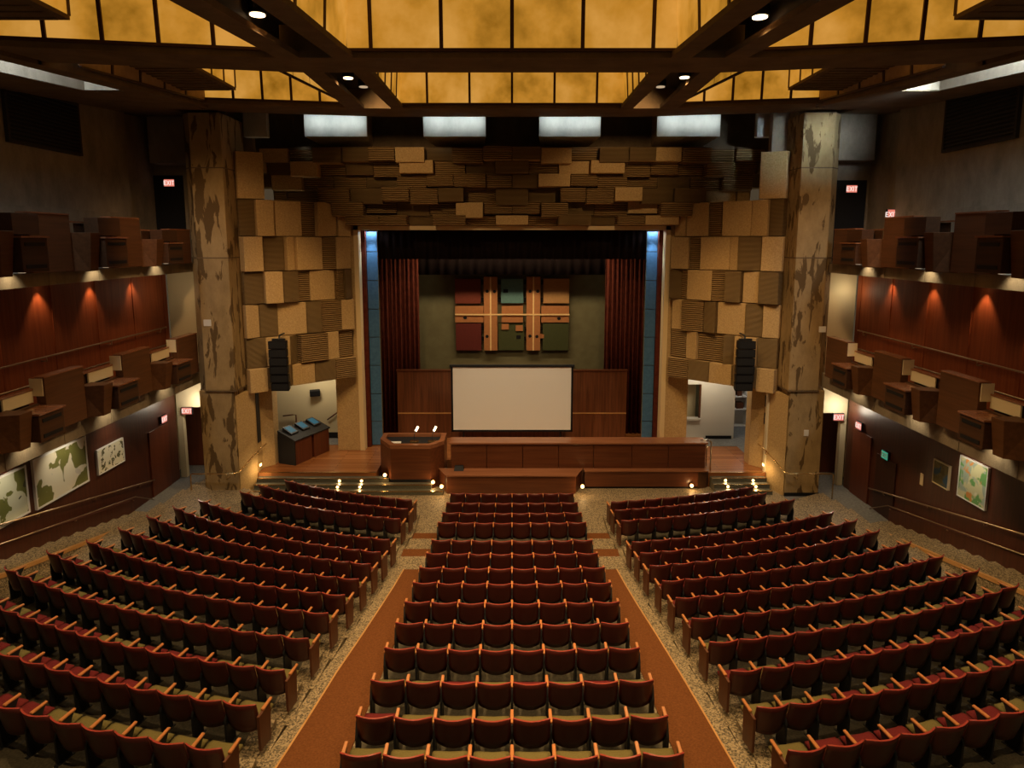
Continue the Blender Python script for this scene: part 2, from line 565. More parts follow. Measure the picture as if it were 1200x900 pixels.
YS = [5.0, 7.0, 8.5, 10, 11.5, 13, 14.5, 15.6, 16.7]
for side in (-1, 1):
    a = MB()
    cpt = MB()
    for y0, y1 in zip(YS, YS[1:]):
        q = [(side * cin(y0), y0), (side * cout(side, y0), y0), (side * cout(side, y1), y1), (side * cin(y1), y1)]
        a.prism(q, -0.2, lambda x, y: ramp_z(y))
        o_ = 0.27
        q = [(side * (cin(y0) + 0.08), y0), (side * (cout(side, y0) - o_), y0), (side * (cout(side, y1) - o_), y1), (side * (cin(y1) + 0.08), y1)]
        cpt.prism(q, lambda x, y: ramp_z(y) + 0.002, lambda x, y: ramp_z(y) + 0.018)
    # three shallow steps down to the front floor: speckled landing, rust tread, speckled, rust, floor
    stp = [(16.7, 17.5, 0.44, 0), (17.5, 18.15, 0.33, 1), (18.15, 19.1, 0.22, 0), (19.1, 19.7, 0.11, 1), (19.7, 20.3, 0.01, 0)]
    ct2 = []
    for y0, y1, z, kind in stp:
        q = [(side * cin(y0), y0), (side * cout(side, y0), y0), (side * cout(side, y1), y1), (side * cin(y1), y1)]
        a.prism(q, -0.2, z)
        if kind:
            ct2.append((q, z))
    struct('floor_aisle_' + LR[side], a, M['terrazzo'], 'speckled terrazzo ramp of the %s aisle' % LR[side])
    single('carpet_runner', cpt, M['rust'], 'long rust brown carpet runner up the sloping %s aisle' % LR[side], 'carpet', 'aisle carpets')
    for k, (q, z) in enumerate(ct2):
        single('carpet_runner', MB().prism(q, z + 0.002, z + 0.016), M['rust'], 'short rust carpet strip on the %s step at the foot of the %s aisle' % (('upper', 'lower')[k], LR[side]), 'carpet', 'aisle carpets')
    # slim brass edge beside the runner
    e_ = MB()
    for y0, y1 in zip(YS, YS[1:]):
        p0, p1 = cout(side, y0) - 0.27, cout(side, y1) - 0.27
        e_.prism([(side * p0, y0), (side * (p0 + 0.03), y0), (side * (p1 + 0.03), y1), (side * p1, y1)], lambda x, y: ramp_z(y) + 0.002, lambda x, y: ramp_z(y) + 0.024)
    struct('trim_aisle_' + LR[side], e_, M['trimwood'], 'thin pale edge strip along the outer side of the %s aisle carpet' % LR[side])

# side stairs along the walls
for side in (-1, 1):
    st = MB()
    xw = WALLX[side] - 0.02
    xs0 = STRIP[side] + 0.06
    ys0 = 21.2 if side < 0 else 20.4
    nst = 19
    run = 0.58
    for k in range(nst):
        yb = ys0 - run * (k + 1)
        z = 0.115 * (k + 1)
        poly_f, poly_b = [], []
        for j in range(7):
            x = xs0 + (xw - xs0) * j / 6
            bul = 0.16 * math.sin(PI * j / 6) + 0.45 * (j / 6 - 0.5)
            poly_f.append((side * x, yb + run + bul))
            poly_b.append((side * x, yb + bul))
        st.prism(poly_b + poly_f[::-1], -0.2, z)
    struct('floor_stairs_' + LR[side], st, M['terrazzo'], 'speckled stairs climbing along the %s wall' % LR[side])
    cb = MB()
    cu = MB()
    for k in range(8):
        y0, y1 = ys0 - 0.4 - k * 1.1, ys0 - 0.4 - (k + 1) * 1.1
        f0 = lambda y: 0.198 * (ys0 - y) + 0.2
        cb.prism([(side * (xs0 - 0.06), y1), (side * (xs0 + 0.04), y1), (side * (xs0 + 0.04), y0), (side * (xs0 - 0.06), y0)], lambda x, y: max(0.0, f0(y) - 0.09), lambda x, y: max(0.05, f0(y)))
        cu.prism([(side * (xs0 - 0.04), y1), (side * (xs0 + 0.03), y1), (side * (xs0 + 0.03), y0), (side * (xs0 - 0.04), y0)], -0.1, lambda x, y: max(0.0, f0(y) - 0.09))
    struct('floor_curb_' + LR[side], cu, M['terrazzo'], 'speckled kerb under the wooden edge of the %s stairs' % LR[side])
    struct('trim_stairs_' + LR[side], cb, M['trimwood'], 'light wooden curb between the %s stairs and the seating' % LR[side])

# ================================================================== STRUCTURE: stage
sf = MB()
sf.prism([(-9.3, 24.05), (-4.98, 24.05), (-4.98, 25.55), (-2.3, 25.55), (-2.3, 24.9), (7.2, 24.9), (7.2, 24.05), (9.3, 24.05), (9.3, 27.0), (9.3, 31.4), (-9.3, 31.4)], -0.1, 0.52)
struct('floor_stage', sf, M['planks'], 'brown plank stage floor')
ss = MB()
nos = MB()
for k in (1, 2, 3):
    y0, y1 = 23.15 + 0.3 * (k - 1), 23.15 + 0.3 * k
    z = 0.13 * k
    if k < 3:
        xr0 = xr1 = -2.45 if k == 1 else -2.9
    else:
        xr0, xr1 = -4.46, -4.65
    ss.prism([(-9.25, y0), (xr0, y0), (xr1, y1), (-9.25, y1)], -0.1, z)
    nos.prism([(-9.25, y0 - 0.01), (xr0, y0 - 0.01), (xr0, y0 + 0.05), (-9.25, y0 + 0.05)], z + 0.001, z + 0.012)
    ss.prism([(7.25, y0 + 0.05), (9.25, y0 + 0.05), (9.25, y1 + 0.05), (7.25, y1 + 0.05)], -0.1, z)
    nos.box(7.25, 9.25, y0 + 0.04, y0 + 0.1, z + 0.001, z + 0.012)
nos.box(-9.25, -5.0, 24.04, 24.1, 0.521, 0.532)
nos.box(7.25, 9.25, 24.04, 24.1, 0.521, 0.532)
struct('floor_stage_steps', ss, M['steptop'], 'dark shallow steps up to the stage')
struct('trim_step_nosings', nos, M['brass'], 'bright brass nosings on the stage steps')

# ================================================================== STRUCTURE: side walls
for side in (-1, 1):
    f = smap(side)
    low = MB()
    low.box(12.6, 12.9, 5, 24.9, -0.2, 4.42)
    low.map(f)
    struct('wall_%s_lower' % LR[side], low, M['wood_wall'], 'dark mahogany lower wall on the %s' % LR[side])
    base = MB()
    for k in range(8):
        y0, y1 = 21.5 - 1.7 * k, 21.5 - 1.7 * (k + 1)
        fz = lambda y: max(0, 0.2 * (21.2 - y)) + 0.5
        base.prism([(12.45, y1), (12.6, y1), (12.6, y0), (12.45, y0)], lambda x, y: -0.2, lambda x, y: fz(y))
    base.map(f)
    struct('baseboard_%s' % LR[side], base, M['wood_wall'], 'sloping mahogany base below the lower handrail on the %s' % LR[side])
    mid = MB()
    mid.box(12.6, 12.9, 5, 24.9, 4.42, 8.2)
    for k in range(7):
        y = 12.6 + 2.0 * k
        mid.box(12.575, 12.6, y, y + 0.02, 4.4, 7.85)
    mid.map(f)
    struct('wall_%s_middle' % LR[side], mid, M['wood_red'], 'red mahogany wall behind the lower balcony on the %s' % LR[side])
    up = MB()
    up.box(12.6, 12.9, 5, 23.0, 8.2, 14.2)
    up.box(12.45, 12.6, 5, 22.0, 8.2, 9.8)
    up.map(f)
    struct('wall_%s_upper' % LR[side], up, M['concrete'], 'raw concrete upper wall on the %s' % LR[side])
    # end wall facing the hall, with a doorway at floor level
    cw = MB()
    cw.box(9.6, 11.0, 25.0, 25.2, 0.012, 3.95)
    cw.box(12.38, 12.6, 25.0, 25.2, 0.012, 3.95)
    cw.box(11.0, 12.38, 25.0, 25.2, 2.75, 3.95)
    cw.box(9.6, 12.6, 25.0, 25.2, 4.42, 7.86)
    cw.box(13.08, 13.4, 25.2, 26.8, 0.012, 3.95)
    cw.map(f)
    struct('wall_%s_end' % LR[side], cw, M['cream'], 'cream end wall beside the %s pillar' % LR[side])
    ue = MB()
    ue.box(9.3, 13.6, 25.2, 25.5, 7.86, 14.2)
    ue.box(9.9, 12.6, 24.4, 25.2, 11.6, 14.2)
    ue.box(12.9, 13.2, 22.5, 25.5, 7.86, 14.2)
    ue.map(f)
    struct('wall_%s_upper_end' % LR[side], ue, M['concrete'], 'shadowed concrete bulkhead at the end of the %s upper balcony' % LR[side])
    # balcony slabs with their concrete fascia
    for nm, z0, z1, zs in (('lower', 3.92, 4.42, 4.42), ('upper', 7.86, 8.17, 8.2)):
        b = MB()
        b.box(11.1, 12.6, 5, 24.95, z0, z1)
        for k in range(8):
            y = 10.4 + 2.0 * k
            b.box(11.085, 11.1, y, y + 0.025, z0, z1)
        b.map(f)
        struct('floor_balcony_%s_%s' % (nm, LR[side]), b, M['concrete'], 'concrete slab and fascia of the %s %s balcony' % (nm, LR[side]))

# pillars
for side in (-1, 1):
    p = MB()
    x0, x1 = 9.5, 10.85
    p.prism([(x0, 23.0), (x1 - 0.32, 23.0), (x1, 23.32), (x1, 24.9), (x0, 24.9)], 3.82, 13.05)
    p.prism([(x0 + 0.1, 23.04), (x1 - 0.06, 23.04), (x1 - 0.06, 24.9), (x0 + 0.1, 24.9)], 0.012, 3.82)
    p.map(lambda x, y, z: (side * x, y, z))
    o = struct('pillar_' + LR[side], p, M['pillar'], 'tall stained concrete pillar on the %s of the stage' % LR[side], bevel=0.025)
    g = MB()
    for z in (3.78, 8.34, 11.28):
        g.prism([(x0 - 0.012, 22.985), (x1 - 0.31, 22.985), (x1 + 0.012, 23.31), (x1 + 0.012, 23.5), (x0 - 0.012, 24.6)], z, z + 0.035)
    g.map(lambda x, y, z: (side * x, y, z))
    struct('trim_pillar_' + LR[side], g, M['beam'], 'dark pour joints around the %s pillar' % LR[side])
    # skirting of the pillar
    k = MB()
    k.prism([(x0 + 0.09, 23.02), (x1 - 0.04, 23.02), (x1 - 0.04, 23.04), (x0 + 0.09, 23.04)], 0.012, 0.14)
    k.map(lambda x, y, z: (side * x, y, z))
    struct('baseboard_pillar_' + LR[side], k, M['black'], 'black skirting at the foot of the %s pillar' % LR[side])
    # wing wall from the pillar back to the stage opening
    g = MB()
    g.prism([(9.32, 24.1), (9.58, 23.1), (9.6, 25.3), (9.32, 25.3)], 0.0, 3.6)
    g.prism([(8.98, 24.98), (9.32, 24.6), (9.32, 25.5), (8.98, 25.5)], 0.52, 4.4)
    g.map(lambda x, y, z: (side * x, y, z))
    struct('wall_wing_' + LR[side], g, M['smooth'], 'tan concrete wing wall between the %s pillar and the stage' % LR[side])

# proscenium wall
pw = MB()
for sx in (-1, 1):
    pw.prism([(sx * 6.14, 26.8), (sx * 7.05, 26.8), (sx * 7.05, 27.5), (sx * 6.14, 27.5)], 0.52, 10.0)
pw.box(-7.05, 7.05, 26.85, 27.5, 9.5, 12.2)
struct('wall_proscenium', pw, M['smooth'], 'tan concrete proscenium wall around the stage opening')
pf = MB()
for sx in (-1, 1):
    pf.prism([(sx * 5.96, 26.74), (sx * 6.14, 26.74), (sx * 6.14, 27.2), (sx * 5.96, 27.2)], 0.52, 9.5)
pf.box(-6.14, 6.14, 26.74, 27.2, 9.34, 9.5)
struct('trim_proscenium', pf, M['framespill'], 'frame around the stage opening with wash light painted pale gold')
pb = MB()
for sx in (-1, 1):
    pb.prism([(sx * 5.80, 27.22), (sx * 5.97, 27.22), (sx * 5.97, 27.5), (sx * 5.80, 27.5)], 0.52, 9.34)
struct('trim_proscenium_inner', pb, M['velvet'], 'maroon inner edges of the stage opening')

# stage house behind
sh = MB()
sh.box(-9.6, 9.6, 31.2, 31.4, 0.5, 11)
struct('wall_stage_back', sh, M['olivewall'], 'olive grey back wall of the stage')
sh = MB()
sh.box(-9.6, 9.6, 27.5, 31.4, 9.9, 10.1)
struct('ceiling_stage', sh, M['black'], 'black stage loft')
sh = MB()
for sx in (-1, 1):
    sh.prism([(sx * 7.05, 27.5), (sx * 7.2, 27.5), (sx * 7.2, 28.5), (sx * 7.05, 28.5)], 0.52, 4.4)
struct('wall_stage_jambs', sh, M['white'], 'bluish white jambs of the side stage openings')
sh = MB()
sh.box(-10.6, -6.9, 28.5, 28.7, 0.52, 5)
struct('wall_stage_left', sh, M['cream'], 'cream wall seen through the left stage opening')
sh = MB()
sh.box(-10.4, -7.2, 28.45, 28.5, 0.52, 0.78)
sh.box(9.2 - 0.9, 9.4, 28.35, 28.4, 0.52, 0.66)
struct('baseboard_stage', sh, M['black'], 'black skirting in the side stage openings')
sh = MB()
sh.box(8.05, 9.35, 28.4, 28.6, 0.52, 5)
sh.box(9.35, 9.5, 28.4, 30.0, 0.52, 5)
sh.box(6.9, 8.05, 28.4, 28.6, 0.52, 1.35)
sh.box(6.9, 8.05, 28.4, 28.6, 2.9, 5)
sh.box(6.9, 7.35, 28.4, 28.6, 1.35, 2.9)
sh.box(9.5, 11.5, 30.8, 31.0, 0.3, 5)
struct('wall_stage_right', sh, M['white'], 'white wall with a hatch seen through the right stage opening')
sh = MB()
sh.box(7.36, 8.04, 29.2, 29.25, 1.0, 3.1, 0)
sh.box(7.35, 8.05, 28.3, 28.62, 1.35, 1.43, 1)
sh.box(7.36, 7.42, 28.42, 28.56, 1.43, 2.9, 2)
sh.box(7.99, 8.05, 28.42, 28.56, 1.43, 2.9, 2)
struct('window_1', sh, [M['cream'], M['white'], M['endwood']], 'serving hatch in the white wall right of the stage')
fg = MB()
fg.box(-9.3, -7.2, 27.5, 28.5, 0.521, 0.53)
fg.box(7.2, 10.6, 27.3, 30.8, 0.521, 0.53)
struct('floor_wings', fg, M['graycarpet'], 'grey carpet in the wings beside the stage')
fg = MB()
fg.box(9.3, 11.5, 25.5, 31, 0.3, 0.52)
struct('floor_wing_right', fg, M['graycarpet'], 'grey floor of the room beyond the right wing')

# ================================================================== CEILING
def zc(y):
    return 13.05 - 0.08 * (23 - y)


def kink(ax):
    return -0.17 * max(0.0, ax - 4.4)


def xbeam(mb, y0, y1, off, h, xmax):
    xs = [-xmax, -4.4, 4.4, xmax]
    for xa, xb in zip(xs, xs[1:]):
        ka, kb = kink(abs(xa)), kink(abs(xb))
        mb.prism([(xa, y0 + ka), (xb, y0 + kb), (xb, y1 + kb), (xa, y1 + ka)], lambda x, y: zc(y - kink(abs(x))) + off, lambda x, y: zc(y - kink(abs(x))) + off + h)


cb = MB()
xbeam(cb, 13.3, 15.0, 0, 0.14, 10.0)
xbeam(cb, 13.4, 14.9, 0.14, 2.2, 10.0)
struct('ceiling_beam_middle', cb, M['beam'], 'deep dark concrete beam across the middle of the ceiling')
cb = MB()
xbeam(cb, 21.85, 24.5, 0, 0.12, 10.9)
xbeam(cb, 21.95, 24.4, 0.12, 1.7, 10.9)
struct('ceiling_beam_front', cb, M['beam'], 'deep dark concrete beam across the ceiling above the pillars')
cb = MB()
xbeam(cb, 4.0, 5.4, 0, 0.42, 10.0)
struct('ceiling_beam_rear', cb, M['beam'], 'concrete ceiling beam nearest the camera')


def ybeam(mb, xa0, xb0, xa1, xb1, y0, y1, off, h):
    mb.prism([(xa0, y0), (xb0, y0), (xb1, y1), (xa1, y1)], lambda x, y: zc(y) + off, lambda x, y: zc(y) + off + h)


cb = MB()
ce = MB()
for sx in (-1, 1):
    for (y0, y1, d0, d1) in ((5.4, 13.3, 0, 0), (15.0, 21.85, 0.0, 0.4)):
        ybeam(cb, sx * 2.95, sx * 3.33, sx * (2.95 + d1), sx * (3.33 + d1), y0, y1, 0, 0.1)
        ybeam(cb, sx * 3.95, sx * 4.38, sx * (3.95 + 1.5 * d1), sx * (4.38 + 1.8 * d1), y0, y1, 0, 0.1)
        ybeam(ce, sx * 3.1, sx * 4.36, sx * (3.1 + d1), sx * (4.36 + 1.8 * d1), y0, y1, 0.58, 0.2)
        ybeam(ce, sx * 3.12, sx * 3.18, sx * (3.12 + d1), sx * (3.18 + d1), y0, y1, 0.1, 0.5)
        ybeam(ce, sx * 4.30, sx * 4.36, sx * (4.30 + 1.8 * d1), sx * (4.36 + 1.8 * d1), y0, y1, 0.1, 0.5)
    # edge beam beside the skylight, side soffits
    ybeam(cb, sx * 9.2, sx * 9.6, sx * 9.2, sx * 9.6, 5.0, 14.0, -0.02, 1.0)
    ybeam(cb, sx * 9.2, sx * 9.6, sx * 9.2, sx * 9.75, 13.9, 21.5, -0.02, 1.0)
    ybeam(cb, sx * 9.6, sx * 10.8, sx * 9.6, sx * 10.8, 17.9, 22.2, 0, 0.4)
    q = 12.9 if sx < 0 else 12.5
    ybeam(cb, sx * 10.8, sx * q, sx * 10.8, sx * q, 5.0, 24.5, 0, 0.4)
struct('ceiling_beams_along', cb, M['beam'], 'concrete ceiling beams running towards the stage')
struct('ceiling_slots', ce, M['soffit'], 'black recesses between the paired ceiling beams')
rf = MB()
rf.box(-13.5, 13.5, 4, 24.6, 14.9, 15.1)
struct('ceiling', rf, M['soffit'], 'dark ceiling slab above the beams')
rf = MB()
rf.box(-13.5, 13.5, 24.5, 27.5, 15.3, 15.5)
struct('ceiling_front', rf, M['soffit'], 'dark ceiling slab above the skylight strip')
# walls of the skylight wells
for sx in (-1, 1):
    sk = MB()
    sk.prism([(sx * 10.72, 10), (sx * 10.9, 10), (sx * 10.9, 18.0), (sx * 10.72, 18.0)], lambda x, y: zc(y) + 0.01, 14.9)
    sk.prism([(sx * 9.6, 17.86), (sx * 10.8, 17.86), (sx * 10.8, 18.05), (sx * 9.6, 18.05)], 12.66, 14.9)
    struct('wall_skylight_' + LR[sx], sk, M['concrete'], 'pale concrete well of the %s skylight' % LR[sx])
# plain concrete wall above the canopy, behind the light boxes
bw = MB()
bw.box(-10.0, 10.0, 27.2, 27.5, 12.2, 15.3)
bw.box(-9.9, 9.9, 26.3, 27.2, 12.26, 12.40)
struct('wall_above_canopy', bw, M['beam'], 'dark concrete wall behind the skylit boxes')


# ------------------------------------------------------------------ luminous coffers
def coffer(label, xl, xr, y0, y1, far, npan, side=0, near=None):
    near = near or (xl, xr)
    """far(x) gives the y of the far side; panels are upright sheets of amber plastic with dark seams"""
    yc = (y0 + y1) / 2
    t = thing('coffer_light', label, 'ceiling light', ((xl + xr) / 2, yc, zc(yc)), 0, 'amber ceiling coffers')
    seam = MB()
    edges = [xl + (xr - xl) * k / npan for k in range(npan + 1)]
    if side == 0:
        c0 = (xr - xl) / 2 - 2.6
        edges = [xl, -2.6, -1.3, 0, 1.3, 2.6, xr]
    zb, zt = zc(far(0) if side == 0 else y1 + 0.9) + 0.13, zc(y1) + 2.0
    for a, b in zip(edges, edges[1:]):
        p = MB()
        p.hexa([(a, far(a), zb), (b, far(b), zb), (b, far(b) + 0.04, zb), (a, far(a) + 0.04, zb), (a, far(a) - 0.1, zt), (b, far(b) - 0.1, zt), (b, far(b) - 0.06, zt), (a, far(a) - 0.06, zt)])
        part('panel', p, M['amber'], t)
    for a in edges:
        seam.hexa([(a - 0.035, far(a) - 0.03, zb), (a + 0.035, far(a) - 0.03, zb), (a + 0.035, far(a) + 0.02, zb), (a - 0.035, far(a) + 0.02, zb), (a - 0.035, far(a) - 0.13, zt), (a + 0.035, far(a) - 0.13, zt), (a + 0.035, far(a) - 0.08, zt), (a - 0.035, far(a) - 0.08, zt)])
    for sx, x, xn in ((1, xl, near[0]), (-1, xr, near[1])):
        n = 5
        X_ = lambda y, x=x, xn=xn: xn + (x - xn) * (y - y0) / (far(x) - y0)
        yy = [y0 + (far(x) - 0.04 - y0) * k / n for k in range(n + 1)]
        for a, b in zip(yy, yy[1:]):
            p = MB()
            d = 0.1 * sx
            th_ = 0.03 * sx
            p.hexa([(X_(a), a, zc(a) + 0.12), (X_(a) + th_, a, zc(a) + 0.12), (X_(b) + th_, b, zc(b) + 0.12), (X_(b), b, zc(b) + 0.12), (X_(a) + d, a, zc(a) + 2), (X_(a) + d + th_, a, zc(a) + 2), (X_(b) + d + th_, b, zc(b) + 2), (X_(b) + d, b, zc(b) + 2)])
            part('panel', p, M['outer'] if side and abs(x) > 7 else M['amber'], t)
        for a in yy[1:-1]:
            q = X_(a)
            th_ = 0.06 * sx
            seam.hexa([(q, a - 0.035, zc(a) + 0.12), (q + th_, a - 0.035, zc(a) + 0.12), (q + th_, a + 0.035, zc(a) + 0.12), (q, a + 0.035, zc(a) + 0.12), (q + d, a - 0.035, zc(a) + 2), (q + d + th_, a - 0.035, zc(a) + 2), (q + d + th_, a + 0.035, zc(a) + 2), (q + d, a + 0.035, zc(a) + 2)])
    seam.hexa([(xl, far(xl) - 0.05, zb - 0.03), (xr, far(xr) - 0.05, zb - 0.03), (xr, far(xr) + 0.04, zb - 0.03), (xl, far(xl) + 0.04, zb - 0.03), (xl, far(xl) - 0.05, zb + 0.02), (xr, far(xr) - 0.05, zb + 0.02), (xr, far(xr) + 0.04, zb + 0.02), (xl, far(xl) + 0.04, zb + 0.02)])
    for sx, x, xn in ((1, xl, near[0]), (-1, xr, near[1])):
        seam.prism([(xn, y0), (xn + 0.07 * sx, y0), (x + 0.07 * sx, far(x)), (x, far(x))], lambda x_, y_: zc(y_) + 0.1, lambda x_, y_: zc(y_) + 0.14)
    part('seam_frame', seam, M['seam'], t)
    return t


coffer('large amber coffer at top center of the ceiling, nearer the camera', -3.08, 3.08, 5.5, 13.3, lambda x: 13.24, 6)
coffer('amber coffer at the center of the ceiling, nearer the stage', -3.46, 3.46, 15.1, 21.85, lambda x: 21.8, 6, 0, (-3.05, 3.05))
for sx in (-1, 1):
    for (nm, xi, xo, y0, y1) in (('nearer the camera', 4.5, 9.1, 5.5, 13.3), ('nearer the stage', 5.0, 9.1, 15.0, 21.85)):
        fr = (lambda y1: lambda x: y1 - 0.06 + kink(abs(x)))(y1)
        a, b = (sx * xi, sx * xo) if sx > 0 else (-xo, -xi)
        coffer('amber coffer %s of center, %s, with a box hung inside' % (LR[sx], nm), a, b, y0, y1 - 0.9, fr, 5, 1)
# boxes hung inside the side coffers
for sx in (-1, 1):
    for (nm, y0, y1, x0, x1, z) in (('camera', 8.2, 11.6, 7.1, 9.15, 12.42), ('stage', 16.6, 19.6, 7.6, 9.15, 13.02)):
        t = thing('coffer_box', 'brown ribbed box hanging in the %s amber coffer nearer the %s' % (LR[sx], nm), 'ceiling box', (sx * (x0 + x1) / 2, (y0 + y1) / 2, z), 0, 'boxes in the coffers')
        bt = MB()
        bt.box(x0, x1, y0, y1, z, z + 0.07)
        for k in range(12):
            y = y0 + 0.1 + (y1 - y0 - 0.2) * k / 11
            bt.box(x0 + 0.15, x1, y - 0.04, y + 0.04, z - 0.02, z)
        bt.map(lambda x, y, zz: (sx * x, y, zz))
        part('bottom', bt, M['beam'], t)
        n = 4
        for k in range(n):
            a, b = y0 + (y1 - y0) * k / n, y0 + (y1 - y0) * (k + 1) / n
            p = MB().box(x0 + 0.02, x0 + 0.05, a + 0.03, b - 0.03, z + 0.08, z + 1.5).map(lambda x, y, zz: (sx * x, y, zz))
            part('side_panel', p, M['amber'], t)
        p = MB().box(x0 + 0.06, x1, y0 + 0.02, y0 + 0.06, z + 0.08, z + 1.5).map(lambda x, y, zz: (sx * x, y, zz))
        part('front_panel', p, M['amber'], t)
        fr = MB()
        for k in range(n + 1):
            a = y0 + (y1 - y0) * k / n
            fr.box(x0, x0 + 0.06, a - 0.03, a + 0.03, z + 0.07, z + 1.9 - 0.05)
        fr.box(x0 + 0.06, x1 - 0.05, y1 - 0.1, y1, z + 0.07, z + 1.85)
        fr.map(lambda x, y, zz: (sx * x, y, zz))
        part('frame', fr, M['seam'], t)

# ------------------------------------------------------------------ downlights in the slots
DL = [(-4.1, 11.64, 1, 'first lamp in the left ceiling slot at the top of the photo'), (-3.6, 11.99, 0, 'dimmer lamp beside the bright one in the left ceiling slot'),
      (4.05, 11.8, 1, 'bright lamp in the right ceiling slot at the top of the photo'), (3.55, 12.25, 0, 'unlit lamp beside the bright one in the right ceiling slot'),
      (-4.2, 18.3, 1, 'lamp in the left ceiling slot nearer the stage'), (4.4, 18.2, 1, 'lamp in the right ceiling slot nearer the stage'),
      (-4.15, 19.9, 0, 'unlit lamp in the left slot just before the front beam'), (4.15, 19.9, 0, 'unlit lamp in the right slot just before the front beam')]
for x, y, on, lb in DL:
    z = zc(y) + 0.36
    t = thing('downlight', 'small round ' + ('glowing ' if on else 'dark ') + lb, 'lamp', (x, y, z), 0, 'downlights in the ceiling slots')
    part('can', MB().cyl((x, y, z + 0.02), 0.15, 0.17, 20), M['black'], t, smooth=False)
    part('lens', MB().cyl((x, y, z), 0.12, 0.02, 20), M['lampwarm'] if on else M['lampdim'], t)
for x, y in HOUSE:
    lamp('SPOT', (x, y, zc(y) + 0.3), HOUSE_E, WARM, 'house_spot', (x * 1.02, y + 0.6, 0), spot_size=R(115), spot_blend=0.8, shadow_soft_size=0.06)

# ------------------------------------------------------------------ skylit boxes under the front skylight
for k, (xa, xb) in enumerate([(-7.5, -5.24), (-3.2, -0.95), (0.98, 3.2), (5.24, 7.52), (-11.0, -9.6), (9.6, 10.9)]):
    if k < 4:
        lb = 'pale concrete box catching daylight above the stage, %s of four' % ('first from left', 'second from left', 'third from left', 'fourth from left')[k]
        xb2, xa2 = xb - 0.12, xa + 0.35
        if k >= 2:
            xa2, xb2 = xa + 0.12, xb - 0.35
        y0, y1 = 25.5, 27.1
        zb0, zb1 = 12.66, 12.45
    else:
        continue
    t = thing('skylit_box', lb, 'concrete box', ((xa + xb) / 2, 26.2, 12.4), 0, 'daylit boxes above the canopy')
    p = MB().box(xa, xb, y0, y0 + 0.1, zb0, 13.6)
    part('front_face', p, M['boxconc'], t)
    p = MB().hexa([(xa, y0 + 0.1, zb0), (xb, y0 + 0.1, zb0), (xb2, y1, zb1), (xa2, y1, zb1), (xa, y0 + 0.1, 13.6), (xb, y0 + 0.1, 13.6), (xb2, y1, 13.6), (xa2, y1, 13.6)])
    part('body', p, M['boxbody'], t)
for sx in (-1, 1):
    single('skylit_block', MB().prism([(sx * 8.65, 24.9), (sx * 9.48, 24.9), (sx * 9.48, 25.18), (sx * 8.65, 25.18)], 12.55, 13.4), M['boxconc'], 'small pale daylit block in the corner beside the %s pillar top' % LR[sx], 'concrete block', 'corner blocks', bevel=0.02)

# ================================================================== ACOUSTIC BLOCK WALLS
ZR = [3.62, 4.42, 5.5, 6.7, 7.85, 9.08, 10.35]
PATH = [(9.42, 23.85), (8.95, 24.3), (8.35, 24.75), (7.8, 25.25), (7.25, 25.78), (6.75, 26.25), (6.3, 26.66)]
rnd = random.Random(11)
PATT = ["SRSRRS", "RSRRSR", "SRSRRS", "RSRRSR", "SRSSRS", "RSSRSS", "SSSSSS"]


def on_path(u):
    k = min(int(u), 5)
    f = u - k
    return (PATH[k][0] + (PATH[k + 1][0] - PATH[k][0]) * f, PATH[k][1] + (PATH[k + 1][1] - PATH[k][1]) * f)


